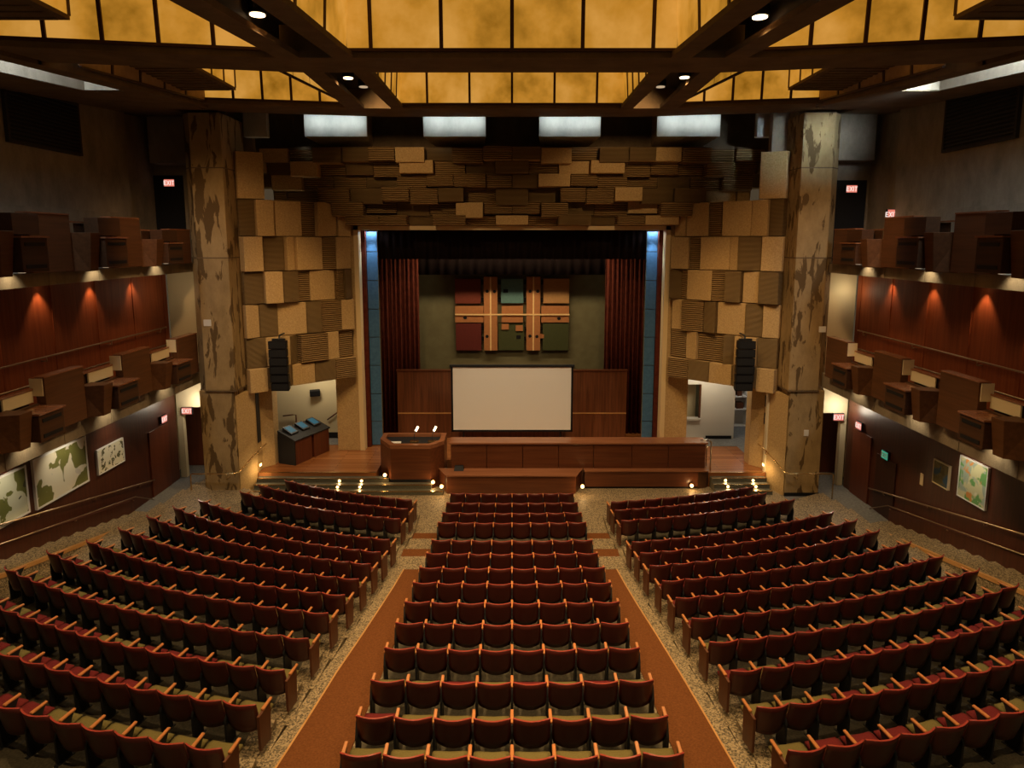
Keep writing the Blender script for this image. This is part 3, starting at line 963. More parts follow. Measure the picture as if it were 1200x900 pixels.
for side in (-1, 1):
    t = thing('acoustic_block_wall', 'splayed wall of tan smooth and ribbed acoustic blocks on the %s of the stage' % LR[side], 'block wall', (side * 7.8, 25.2, 3.6), 0, 'acoustic block walls')
    bk = MB()
    for (xa, ya), (xb, yb) in zip(PATH, PATH[1:]):
        nx, ny = (yb - ya), -(xb - xa)
        ln = math.hypot(nx, ny)
        nx, ny = nx / ln * 0.06, abs(ny / ln) * 0.06
        bk.prism([(xa, ya + 0.1), (xb, yb + 0.1), (xb, yb + 0.5), (xa, ya + 0.5)], 4.45, 11.9 if xa > 9.2 else 10.33 - 0.12 * (9.4 - xa))
    bk.map(lambda x, y, z: (side * x, y, z))
    part('backing', bk, M['beam'], t)
    rws = list(zip(ZR, ZR[1:])) + [(10.35, 11.95)]
    for r, (z0, z1) in enumerate(rws):
        if r == 0:
            cuts = [0.0, 1.0, 2.2, 3.4, 4.6, 6.0]
        elif r == 6:
            cuts = [0.0, 1.3]
        else:
            sh_ = 0.28 * math.sin(r * 2.1)
            cuts = [0.0, 0.95 + sh_ * 0.5, 1.95 + sh_, 2.9 - sh_, 4.0 + sh_ * 0.6, 5.0 - sh_ * 0.5, 6.0]
            if r == 3:
                cuts = [0.0, 1.1, 1.95, 2.75, 3.4, 4.9, 5.4, 6.0]
        for k, (u0, u1) in enumerate(zip(cuts, cuts[1:])):
            (xa, ya), (xb, yb) = on_path(u0), on_path(u1)
            dx, dy = xb - xa, yb - ya
            ln = math.hypot(dx, dy)
            nx, ny = -dy / ln, dx / ln
            if ny > 0:
                nx, ny = -nx, -ny
            a1, a2 = rnd.uniform(0.02, 0.34), rnd.uniform(0.02, 0.34)
            if r == 0:
                a1, a2 = 0.24, 0.26
            kind = PATT[r][k % 6]
            zz0 = z0 + 0.012
            zz1 = z1 - 0.012
            if r == 0 and k == 0:
                zz0 = 3.55
            ex = 0.012
            p0 = (xa + dx * ex, ya + dy * ex)
            p1 = (xb - dx * ex, yb - dy * ex)
            m_ = MB().prism([(p0[0] + nx * a1, p0[1] + ny * a1), (p1[0] + nx * a2, p1[1] + ny * a2), (p1[0] - nx * 0.1, p1[1] - ny * 0.1), (p0[0] - nx * 0.1, p0[1] - ny * 0.1)], zz0, zz1)
            m_.map(lambda x, y, z: (side * x, y, z))
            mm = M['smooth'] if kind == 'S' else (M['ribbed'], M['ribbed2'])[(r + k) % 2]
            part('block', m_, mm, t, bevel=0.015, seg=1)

# canopy of blocks stepping forward above the opening
t = thing('acoustic_block_canopy', 'stepped canopy of brown ribbed acoustic blocks above the stage opening', 'block canopy', (0, 26.5, 9.5))
rnd = random.Random(5)
bk = MB()
bk.hexa([(-6.3, 26.75, 9.5), (6.3, 26.75, 9.5), (6.3, 27.1, 9.5), (-6.3, 27.1, 9.5), (-9.6, 25.85, 12.25), (9.6, 25.85, 12.25), (9.6, 27.1, 12.25), (-9.6, 27.1, 12.25)])
part('backing', bk, M['beam'], t)
CROWS = [(9.5, 9.88), (9.88, 10.36), (10.36, 10.86), (10.86, 11.34), (11.34, 11.8), (11.8, 12.26)]
for r, (z0, z1) in enumerate(CROWS):
    zmid = (z0 + z1) / 2
    fy = 26.72 - (zmid - 9.5) * 0.34
    xm = (6.4, 7.6, 9.0, 9.6, 9.6, 9.6)[r]
    x = -xm
    half = []
    cur = 0.62 if r % 2 == 0 else 0.0
    if cur:
        half.append((0, cur))
        pos = cur
    else:
        pos = 0
    rr = random.Random(40 + r)
    while pos < xm - 0.5:
        w_ = rr.uniform(0.95, 1.3)
        half.append((pos, min(pos + w_, xm)))
        pos += w_
    blocks = []
    for a, b in half:
        d = rr.choice([0.03, 0.12, 0.22, 0.36, 0.52, 0.66])
        lift = rr.uniform(-0.08, 0.1)
        if a == 0 and cur:
            blocks.append((-b, b, d, lift))
        else:
            blocks.append((a, b, d, lift))
            blocks.append((-b, -a, d, lift))
    for a, b, d, lift in blocks:
        zb = max(9.52, z0 - 0.02 + lift)
        if r == 0:
            zb = 9.52
        m_ = MB().hexa([(a + 0.012, fy - d + 0.05, zb), (b - 0.012, fy - d + 0.05, zb), (b - 0.012, fy + 0.3, zb), (a + 0.012, fy + 0.3, zb), (a + 0.012, fy - d, z1 + lift * 0.3), (b - 0.012, fy - d, z1 + lift * 0.3), (b - 0.012, fy + 0.3, z1 + lift * 0.3), (a + 0.012, fy + 0.3, z1 + lift * 0.3)])
        part('block', m_, (M['ribbed'], M['ribbed2'], M['smooth'])[rr.choice([0, 0, 1, 2])], t, bevel=0.012, seg=1)

# line array loudspeakers
for side in (-1, 1):
    x, y = side * 8.28, 23.98
    t = thing('line_array_speaker', 'black hanging column of six loudspeaker modules on the %s block wall' % LR[side], 'loudspeaker', (x, y, 3.6), 0, 'line array speakers')
    for k in range(6):
        z1 = 5.42 - 0.305 * k
        yb = y + 0.012 * k * k * 0.3
        m_ = MB().hexa([(x - 0.32, yb - 0.2, z1 - 0.285), (x + 0.32, yb - 0.2, z1 - 0.285), (x + 0.24, yb + 0.22, z1 - 0.27), (x - 0.24, yb + 0.22, z1 - 0.27), (x - 0.32, yb - 0.2, z1), (x + 0.32, yb - 0.2, z1), (x + 0.24, yb + 0.22, z1 - 0.015), (x - 0.24, yb + 0.22, z1 - 0.015)])
        md = part('speaker_module', m_, M['black'], t, bevel=0.012)
        g = MB().box(x - 0.28, x + 0.28, yb - 0.212, yb - 0.2, z1 - 0.25, z1 - 0.04)
        part('grille', g, M['iron'], md)
    b = MB()
    b.box(x - 0.22, x + 0.22, y - 0.08, y + 0.06, 5.43, 5.49)
    b.tube([(x, y, 5.46), (x, y + 0.12, 5.6), (x, y + 0.6, 5.6)], 0.03)
    part('bracket', b, M['iron'], t)

# ================================================================== STAGE CONTENTS
def pleats(x0, x1, y, z0, z1, n, amp):
    mb = MB()
    k = n * 6
    top, bot, tb, bb = [], [], [], []
    for i in range(k + 1):
        x = x0 + (x1 - x0) * i / k
        dy = amp * math.sin(2 * PI * i / 6) + amp * 0.3 * math.sin(i * 1.7)
        top.append((x, y + dy * 0.8, z1))
        bot.append((x, y + dy, z0))
        tb.append((x, y + dy * 0.8 + 0.03, z1))
        bb.append((x, y + dy + 0.03, z0))
    n_ = k + 1
    vs = bot + top + bb + tb
    fs = []
    for i in range(k):
        fs.append((i, i + 1, n_ + i + 1, n_ + i))
        fs.append((2 * n_ + i + 1, 2 * n_ + i, 3 * n_ + i, 3 * n_ + i + 1))
        fs.append((i + 1, i, 2 * n_ + i, 2 * n_ + i + 1))
        fs.append((n_ + i, n_ + i + 1, 3 * n_ + i + 1, 3 * n_ + i))
    fs += [(0, n_, 3 * n_, 2 * n_), (k, 2 * n_ + k, 3 * n_ + k, n_ + k)]
    return mb.add(vs, fs)


for sx in (-1, 1):
    a, b = (sx * 5.66, sx * 3.99)
    single('stage_curtain', pleats(min(a, b), max(a, b), 29.2, 0.54, 8.6, 9, 0.09), M['velvet'], 'dark maroon pleated stage curtain hanging at the %s of the opening' % LR[sx], 'curtain', 'stage curtains', smooth=True)
single('valance', pleats(-5.75, 5.75, 27.62, 8.2, 9.89, 40, 0.04), M['darkvelvet'], 'very dark valance hanging across the top of the stage opening', 'curtain', smooth=True)
single('border_curtain', pleats(-6.5, 6.5, 30.0, 7.46, 9.89, 30, 0.04), M['darkvelvet'], 'black border curtain across the stage above the wall artwork', 'curtain', smooth=True)
# blue glass columns
for sx in (-1, 1):
    t = thing('glass_column', 'tall narrow column of blue glass tiles at the %s edge of the stage opening' % LR[sx], 'glass column', (sx * 5.58, 27.45, 0.52), 0, 'blue glass columns')
    zs_ = [0.54, 1.55, 2.72, 3.9, 5.06, 6.2, 7.35, 8.5, 9.3]
    for z0, z1 in zip(zs_, zs_[1:]):
        part('tile', MB().box(sx * 5.58 - 0.21, sx * 5.58 + 0.21, 27.42, 27.48, z0 + 0.015, z1 - 0.015), M['blue'], t)
    part('backing', MB().box(sx * 5.58 - 0.225, sx * 5.58 + 0.225, 27.48, 27.5, 0.53, 9.32), M['bluejoint'], t)
    lamp('SPOT', (sx * 5.58, 27.14, 9.28), 130, DAY, 'column_lamp', (sx * 5.58, 27.5, 3.0), spot_size=R(60), spot_blend=0.7, shadow_soft_size=0.05)
    lamp('AREA', (sx * 5.58, 27.3, 9.3), 7, (0.9, 0.95, 1.0), 'column_lamp', (sx * 5.58, 27.36, 5.0), shape='RECTANGLE', size=0.4, size_y=0.12)

# backdrop artwork
def az(v):
    return 7.32 - (v - 85) * 0.0065


def ax_(u):
    return (u - 598) * 0.00646


AY = 31.2
t = thing('wall_relief', 'abstract relief of coloured square panels crossed by orange wooden bars on the olive backdrop', 'artwork', (0, AY, az(605)))
cols = {'red': (0.16, 0.028, 0.012), 'teal': (0.10, 0.20, 0.19), 'tan': (0.42, 0.22, 0.08), 'crimson': (0.11, 0.012, 0.008), 'green': (0.05, 0.058, 0.016), 'orange': (0.40, 0.16, 0.055), 'line': (0.80, 0.55, 0.25)}
AM = {k: noisy('relief_' + k, c, tuple(q * 1.12 for q in c), (1, 1, 1), 9, 3, 0.85) for k, c in cols.items()}
for (u0, u1, v0, v1, c, d) in [(197, 378, 98, 272, 'red', 0.22), (520, 678, 98, 270, 'teal', 0.22), (818, 1000, 98, 270, 'tan', 0.22), (200, 380, 412, 605, 'crimson', 0.22), (500, 685, 412, 605, 'green', 0.18), (815, 1000, 412, 605, 'green', 0.22)]:
    part('square_panel', MB().box(ax_(u0), ax_(u1), AY - d, AY, az(v1), az(v0)), AM[c], t, bevel=0.02)
for (u0, u1, v0, v1) in [(400, 495, 84, 603), (700, 797, 84, 603)]:
    b = part('upright_bar', MB().box(ax_(u0), ax_(u1), AY - 0.3, AY, az(v1), az(v0)), AM['orange'], t, bevel=0.01)
    um = (u0 + u1) / 2
    part('centre_line', MB().box(ax_(um - 5), ax_(um + 5), AY - 0.312, AY - 0.3, az(v1), az(v0)), AM['line'], b)
for (u0, u1) in [(197, 398), (525, 675), (805, 1000)]:
    b = part('cross_bar', MB().box(ax_(u0), ax_(u1), AY - 0.26, AY, az(405), az(290)), AM['orange'], t, bevel=0.01)
part('cross_line', MB().box(ax_(197), ax_(1003), AY - 0.325, AY - 0.301, az(353), az(343)), AM['line'], t)
pg = MB()
for u, v in [(424, 185), (475, 187), (725, 185), (779, 185), (422, 502), (725, 500), (774, 503)]:
    pg.add([(ax_(u) + 0.075 * math.cos(2 * PI * k / 12), AY - 0.31 if h else AY - 0.29, az(v) + 0.075 * math.sin(2 * PI * k / 12)) for h in (0, 1) for k in range(12)], [tuple(range(12)), tuple(range(12, 24))] + [(k, (k + 1) % 12, 12 + (k + 1) % 12, 12 + k) for k in range(12)])
for u, v in [(267, 370), (930, 376)]:
    pg.add([(ax_(u) + 0.085 * math.cos(2 * PI * k / 12), AY - 0.27 if h else AY - 0.25, az(v) + 0.075 * math.sin(2 * PI * k / 12)) for h in (0, 1) for k in range(12)], [tuple(range(12)), tuple(range(12, 24))] + [(k, (k + 1) % 12, 12 + (k + 1) % 12, 12 + k) for k in range(12)])
pg.box(ax_(538), ax_(570), AY - 0.24, AY - 0.21, az(195), az(172))
pg.box(ax_(630), ax_(660), AY - 0.2, AY - 0.17, az(520), az(497))
part('peg_holes', pg, M['black'], t)
tb = MB()
for (u0, u1, v0, v1) in [(524, 575, 416, 455), (624, 675, 425, 465), (797, 824, 490, 516)]:
    part('tab', MB().box(ax_(u0), ax_(u1), AY - 0.24, AY, az(v1), az(v0)), AM['orange'], t)

sl = MB()
for (u0, u1) in [(380, 398), (500, 520), (680, 698), (802, 818)]:
    for (v0, v1) in [(105, 140), (232, 262), (436, 462), (510, 536)]:
        sl.box(ax_(u0), ax_(u1), AY - 0.12, AY, az(v1), az(v0))
part('dark_tabs', sl, M['black'], t)
single('picture_rail', MB().box(-2.9, 2.9, 31.12, 31.18, 3.16, 3.24), M['trimwood'], 'thin pale rail on the backdrop just above the screen', 'rail')

# mahogany flat behind the screen
for (nm, xa, xb) in (('left', -4.9, -2.2), ('right', 2.2, 4.9)):
    t = thing('wood_flat', 'tall mahogany panel standing %s of the projection screen' % nm, 'stage panel', ((xa + xb) / 2, 28.6, 0.52), 0, 'mahogany stage panels')
    part('upper_panel', MB().box(xa, xb, 28.56, 28.66, 1.63, 3.44), M['wood_panel'], t)
    part('lower_panel', MB().box(xa, xb, 28.56, 28.66, 0.52, 1.58), M['wood_panel'], t)
    part('joint_strip', MB().box(xa, xb, 28.545, 28.66, 1.58, 1.63), M['trimwood'], t)
    part('top_cap', MB().box(xa - 0.03, xb + 0.03, 28.52, 28.7, 3.44, 3.5), M['wood_desk'], t)
single('wood_flat', MB().box(-2.19, 2.19, 28.58, 28.66, 0.52, 3.3), M['wood_panel'], 'middle mahogany panel showing just below the projection screen', 'stage panel', 'mahogany stage panels')

# projection screen
t = thing('projection_screen', 'large white projection screen standing on the stage behind the desk', 'screen', (0, 27.4, 0.52))
part('screen_surface', MB().box(-2.42, 2.42, 27.38, 27.40, 1.2, 3.84), M['screen'], t)
fr = MB()
fr.box(-2.5, -2.42, 27.36, 27.42, 1.12, 3.84)
fr.box(2.42, 2.5, 27.36, 27.42, 1.12, 3.84)
part('border', fr, M['black'], t)
part('top_case', MB().box(-2.55, 2.55, 27.33, 27.45, 3.84, 3.94), M['iron'], t, bevel=0.02)
part('bottom_bar', MB().box(-2.5, 2.5, 27.36, 27.43, 1.12, 1.2), M['black'], t)
for sx in (-1, 1):
    lg = MB()
    lg.box(sx * 2.0 - 0.03, sx * 2.0 + 0.03, 27.42, 27.48, 0.52, 3.9)
    lg.box(sx * 2.0 - 0.04, sx * 2.0 + 0.04, 27.1, 27.8, 0.52, 0.57)
    part('leg', lg, M['black'], t)

# long desk and benches
t = thing('long_desk', 'long mahogany desk with panelled front behind the low bench', 'desk', (2.4, 24.45, 0))
part('top', MB().box(-2.3, 7.15, 24.06, 24.82, 1.58, 1.64), M['wood_top'], t, bevel=0.01)
xs_ = [-2.24, -0.93, 0.39, 1.70, 2.98, 4.38, 5.72, 7.08]
for a, b in zip(xs_, xs_[1:]):
    part('front_panel', MB().box(a + 0.012, b - 0.012, 24.1, 24.16, 0.0, 1.575), M['wood_desk'], t, bevel=0.006)
part('carcass', MB().box(-2.24, 7.08, 24.17, 24.8, 0.0, 1.57), M['wood_desk'], t)
t = thing('low_bench', 'low mahogany bench platform with chamfered ends in front of the long desk', 'bench', (0, 23.7, 0))
tp = [(-2.35, 23.26), (2.3, 23.26), (2.6, 24.06), (-2.69, 24.06)]
part('top', MB().prism(tp, 0.64, 0.69), M['wood_top'], t, bevel=0.008)
bp_ = [(-2.31, 23.3), (2.26, 23.3), (2.55, 24.06), (-2.66, 24.06)]
part('front', MB().prism(bp_, 0.0, 0.638), M['wood_desk'], t)
t = thing('low_bench', 'set-back low mahogany bench on the right below the long desk', 'bench', (4.8, 23.95, 0))
part('top', MB().box(2.62, 7.1, 23.76, 24.06, 0.64, 0.69), M['wood_top'], t, bevel=0.008)
part('front', MB().box(2.64, 6.75, 23.8, 24.06, 0.08, 0.638), M['wood_desk'], t)
part('plinth', MB().box(2.66, 6.73, 23.84, 24.06, 0.0, 0.08), M['black'], t)
part('end_box', MB().prism([(6.76, 23.8), (7.1, 23.9), (7.2, 24.06), (6.76, 24.06)], 0.0, 0.638), M['wood_bal_d'], t)
t = thing('end_rail', 'short chrome handrail at the right end of the long desk', 'rail', (7.2, 24.4, 0.52))
er = MB()
er.tube([(7.3, 24.2, 0.54), (7.3, 24.2, 1.6), (7.22, 24.2, 1.7), (6.9, 24.2, 1.7)], 0.028)
er.tube([(7.3, 24.75, 0.54), (7.3, 24.75, 1.6), (7.3, 24.2, 1.62)], 0.028)
part('tube', er, M['chrome'], t, smooth=True)

# faceted lectern desk on the left
t = thing('lectern_desk', 'faceted mahogany lectern desk at the left end of the long desk', 'lectern', (-3.6, 24.5, 0))
FO = [(-4.9, 24.6), (-4.38, 23.78), (-2.95, 23.78), (-2.5, 24.35), (-2.5, 25.4), (-4.9, 25.4)]
part('body', MB().prism([(x * 1.0, y) for x, y in FO], 0.0, 1.5), M['wood_desk'], t)
rim = MB()
inn = [(-4.72, 24.72), (-4.28, 24.0), (-3.02, 24.0), (-2.68, 24.45), (-2.68, 25.25), (-4.72, 25.25)]
n = len(FO)
vs = [(x, y, z) for z in (1.5, 1.64) for x, y in FO] + [(x, y, z) for z in (1.5, 1.64) for x, y in inn]
fs = []
for i in range(n):
    j = (i + 1) % n
    fs += [(i, j, n + j, n + i), (2 * n + j, 2 * n + i, 3 * n + i, 3 * n + j), (n + i, n + j, 3 * n + j, 3 * n + i), (j, i, 2 * n + i, 2 * n + j)]
rim.add(vs, fs)
part('rim', rim, M['wood_top'], t)
part('work_surface', MB().prism([(-4.71, 24.73), (-4.27, 24.02), (-3.03, 24.02), (-2.69, 24.46), (-2.69, 25.24), (-4.71, 25.24)], 1.5, 1.53), M['black'], t)
part('plinth', MB().prism([(-4.92, 24.58), (-4.39, 23.755), (-2.94, 23.755), (-2.91, 23.78), (-4.38, 23.78), (-4.9, 24.6)], 0.27, 0.36), M['black'], t)
for k, x in enumerate((-3.62, -2.95)):
    t = thing('gooseneck_lamp', 'slim lit gooseneck lamp on the lectern desk, the %s of the pair' % ('left', 'right')[k], 'lamp', (x, 24.5, 1.53), 0, 'lectern lamps')
    part('base', MB().box(x - 0.16, x + 0.16, 24.4, 24.6, 1.53, 1.6), M['brass'], t, bevel=0.015)
    part('neck', MB().tube([(x, 24.5, 1.6), (x, 24.5, 1.75), (x + 0.02, 24.52, 1.88), (x + 0.06, 24.56, 1.97)], 0.012), M['iron'], t, smooth=True)
    part('head', MB().tube([(x + 0.05, 24.55, 1.95), (x + 0.08, 24.58, 2.0), (x + 0.12, 24.62, 2.08), (x + 0.13, 24.63, 2.1)], 0.04), M['lampwarm'], t, smooth=True)
    lamp('POINT', (x + 0.02, 24.42, 2.02), 2.5, WARM, 'desk_glow', shadow_soft_size=0.03)
single('paper_stack', MB().box(-4.5, -4.1, 24.3, 24.5, 1.53, 1.57), M['white'], 'pale papers at the left of the lectern desk', 'papers', bevel=0.004)
single('small_monitor', MB().hexa([(-2.1, 23.72, 0.69), (-1.75, 23.72, 0.69), (-1.75, 24.02, 0.69), (-2.1, 24.02, 0.69), (-2.08, 23.9, 0.82), (-1.77, 23.9, 0.82), (-1.77, 24.02, 0.82), (-2.08, 24.02, 0.82)]), M['black'], 'small black wedge monitor on the left end of the low bench', 'monitor', bevel=0.01)

# small lamps by the desk and steps
SL = [(-4.62, 23.85, 0.5, 'round step lamp at the left foot of the lectern desk'), (-2.86, 23.72, 0.28, 'round step lamp at the right foot of the lectern desk'), (-2.5, 23.22, 0.3, 'round step lamp at the left end of the low bench'),
      (2.5, 23.22, 0.3, 'round step lamp between the two low benches'), (6.5, 23.68, 0.16, 'round step lamp at the right end of the set-back bench')]
for x, y, z, lb in SL:
    t = thing('step_lamp', 'small bright ' + lb, 'lamp', (x, y, z), 0, 'step lamps')
    ba = MB().tube([(x, y + 0.08, z), (x, y - 0.0, z)], 0.07, 14)
    part('housing', ba, M['brass'], t)
    part('lens', MB().tube([(x, y - 0.001, z), (x, y - 0.03, z)], 0.058, 14), M['steplamp'], t)
    lamp('POINT', (x, y - 0.14, z), 5, WARM2, 'step_glow', shadow_soft_size=0.05)
ST = [(-8.9, 23.6, 0.6, 'left'), (-8.9, 23.25, 0.35, 'left'), (-6.4, 23.5, 0.3, 'left'), (-5.6, 23.5, 0.3, 'left'), (8.2, 23.9, 0.5, 'right'), (8.9, 23.6, 0.4, 'right'), (7.6, 23.35, 0.25, 'right')]
for k, (x, y, z, s_) in enumerate(ST):
    pass
for x, y, z in [(-8.85, 23.75, 0.75), (8.6, 23.9, 0.75)]:
    t = thing('step_lamp', 'small wall lamp low on the wing wall lighting the %s stage steps' % ('left' if x < 0 else 'right'), 'lamp', (x * 1.065, y + 0.45, z), 0, 'step lamps')
    s_ = 1 if x > 0 else -1
    part('housing', MB().box(s_ * 9.30 - 0.03, s_ * 9.30 + 0.02, 24.15, 24.35, z - 0.06, z + 0.06), M['brass'], t)
    part('lens', MB().box(s_ * 9.265 - 0.006, s_ * 9.265 + 0.006, 24.17, 24.33, z - 0.04, z + 0.04), M['steplamp'], t)
    lamp('POINT', (s_ * 9.05, 23.85, z - 0.05), 9, WARM, 'step_glow', shadow_soft_size=0.04)
k = 0
for x, y, z in [(-6.25, 23.735, 0.32), (-5.45, 23.735, 0.32), (-6.25, 23.435, 0.2), (-5.45, 23.435, 0.2), (7.75, 23.485, 0.2), (8.75, 23.485, 0.2), (7.75, 23.785, 0.32), (8.75, 23.785, 0.32)]:  # added lamps standing in for bright reflections on the step risers
    sd_ = 'left' if x < 0 else 'right'
    lb = 'small added reflection lamp in the %s riser of the %s stage steps, %s one' % ('upper' if z > 0.3 else 'lower', sd_, 'left' if x in (-6.25, 7.75) else 'right')
    t = thing('step_lamp', lb, 'lamp', (x, y, z), 0, 'step lamps')
    part('housing', MB().tube([(x, y + 0.012, z), (x, y, z)], 0.055, 14), M['brass'], t)
    part('lens', MB().tube([(x, y - 0.001, z), (x, y - 0.012, z)], 0.045, 14), M['steplamp'], t)
    lamp('SPOT', (x, y - 0.03, z), 5, WARM, 'step_glow', (x, y - 0.5, z - 0.25), spot_size=R(140), spot_blend=0.7, shadow_soft_size=0.03)

# control console on the left of the stage
cd = Vector((0.72, 1.70, 0)).normalized()
rz = math.atan2(cd.y, cd.x)
cc = Vector((-8.13, 25.95, 0.52))
t = thing('control_console', 'mahogany and black control console with three lit monitors left of the stage', 'console', cc, rz)
inv = Matrix.Translation(cc) @ Matrix.Rotation(rz, 4, 'Z')
def loc(mb):
    return mb.map(lambda x, y, z: tuple(inv @ Vector((x, y, z))))
for (a, b) in ((-1.0, -0.05), (0.08, 1.0)):
    p = loc(MB().hexa([(a, -0.38, 0), (b, -0.38, 0), (b, 0.36, 0), (a, 0.36, 0), (a, -0.38, 0.92), (b, -0.38, 0.92), (b, 0.36, 1.22), (a, 0.36, 1.22)]))
    part('pedestal', p, M['door'], t, bevel=0.01)
part('end_panel', loc(MB().hexa([(-1.05, -0.4, 0), (-1.005, -0.4, 0), (-1.005, 0.4, 0), (-1.05, 0.4, 0), (-1.05, -0.4, 0.95), (-1.005, -0.4, 0.95), (-1.005, 0.4, 1.27), (-1.05, 0.4, 1.27)])), M['black'], t)
part('desk_top', loc(MB().hexa([(-1.05, -0.42, 0.93), (1.05, -0.42, 0.93), (1.05, 0.4, 1.24), (-1.05, 0.4, 1.24), (-1.05, -0.42, 0.97), (1.05, -0.42, 0.97), (1.05, 0.4, 1.28), (-1.05, 0.4, 1.28)])), M['black'], t)
for k, u in enumerate((-0.66, 0.02, 0.68)):
    m_ = part('monitor', loc(MB().hexa([(u - 0.2, -0.1, 1.1), (u + 0.2, -0.1, 1.1), (u + 0.2, 0.32, 1.26), (u - 0.2, 0.32, 1.26), (u - 0.2, -0.1, 1.16), (u + 0.2, -0.1, 1.16), (u + 0.2, 0.32, 1.36), (u - 0.2, 0.32, 1.36)])), M['iron'], t)
    part('display', loc(MB().hexa([(u - 0.15, -0.05, 1.186), (u + 0.15, -0.05, 1.186), (u + 0.15, 0.27, 1.338), (u - 0.15, 0.27, 1.338), (u - 0.15, -0.05, 1.192), (u + 0.15, -0.05, 1.192), (u + 0.15, 0.27, 1.344), (u - 0.15, 0.27, 1.344)])), M['screenlit'], m_)
single('wall_display', MB().box(-8.2, -7.7, 28.25, 28.45, 3.25, 3.75), M['black'], 'small black box fixed high on the cream wall in the left wing', 'speaker', bevel=0.01)
single('wall_camera', MB().obox((-8.35, 28.3, 2.55), (0.42, 0.2, 0.26), 0.3, 0, 0.2), M['black'], 'black camera-like fixture on the cream wall in the left wing', 'fixture', bevel=0.02)
hr = MB()
hr.tube([(-9.75, 28.3, 1.55), (-9.35, 28.3, 1.6), (-9.2, 28.3, 1.6), (-9.2, 28.3, 0.55)], 0.03)
single('hand_rail', hr, M['endwood'], 'dark handrail by the cream wall behind the control console', 'rail', 'handrails', smooth=True)
hr = MB()
hr.tube([(-7.9, 28.42, 1.35), (-7.35, 28.42, 1.75), (-7.3, 28.48, 1.75)], 0.03)
single('hand_rail', hr, M['endwood'], 'sloping handrail on the cream wall right of the control console', 'rail', 'handrails', smooth=True)
# shelf unit seen through the right opening
t = thing('equipment_cabinet', 'white equipment shelves in the room right of the stage', 'cabinet', (10.15, 30.6, 0.52))
cbm = MB()
for x in (9.62, 10.68):
    cbm.box(x, x + 0.05, 30.3, 30.78, 0.53, 3.3)
for z in (0.53, 1.3, 1.9, 2.45, 3.25):
    cbm.box(9.62, 10.73, 30.3, 30.78, z, z + 0.05)
cbm.box(9.67, 10.68, 30.74, 30.78, 0.55, 3.25)
part('case', cbm, M['white'], t)
for k, (x, z, w_, h_) in enumerate([(9.9, 1.95, 0.3, 0.25), (10.35, 1.95, 0.22, 0.3), (10.05, 2.5, 0.45, 0.4), (9.85, 1.35, 0.25, 0.2), (10.4, 1.35, 0.3, 0.28)]):
    part('device', MB().box(x - w_ / 2, x + w_ / 2, 30.36, 30.7, z, z + h_), (M['iron'], M['endwood'], M['iron'])[k % 3], t, bevel=0.01)

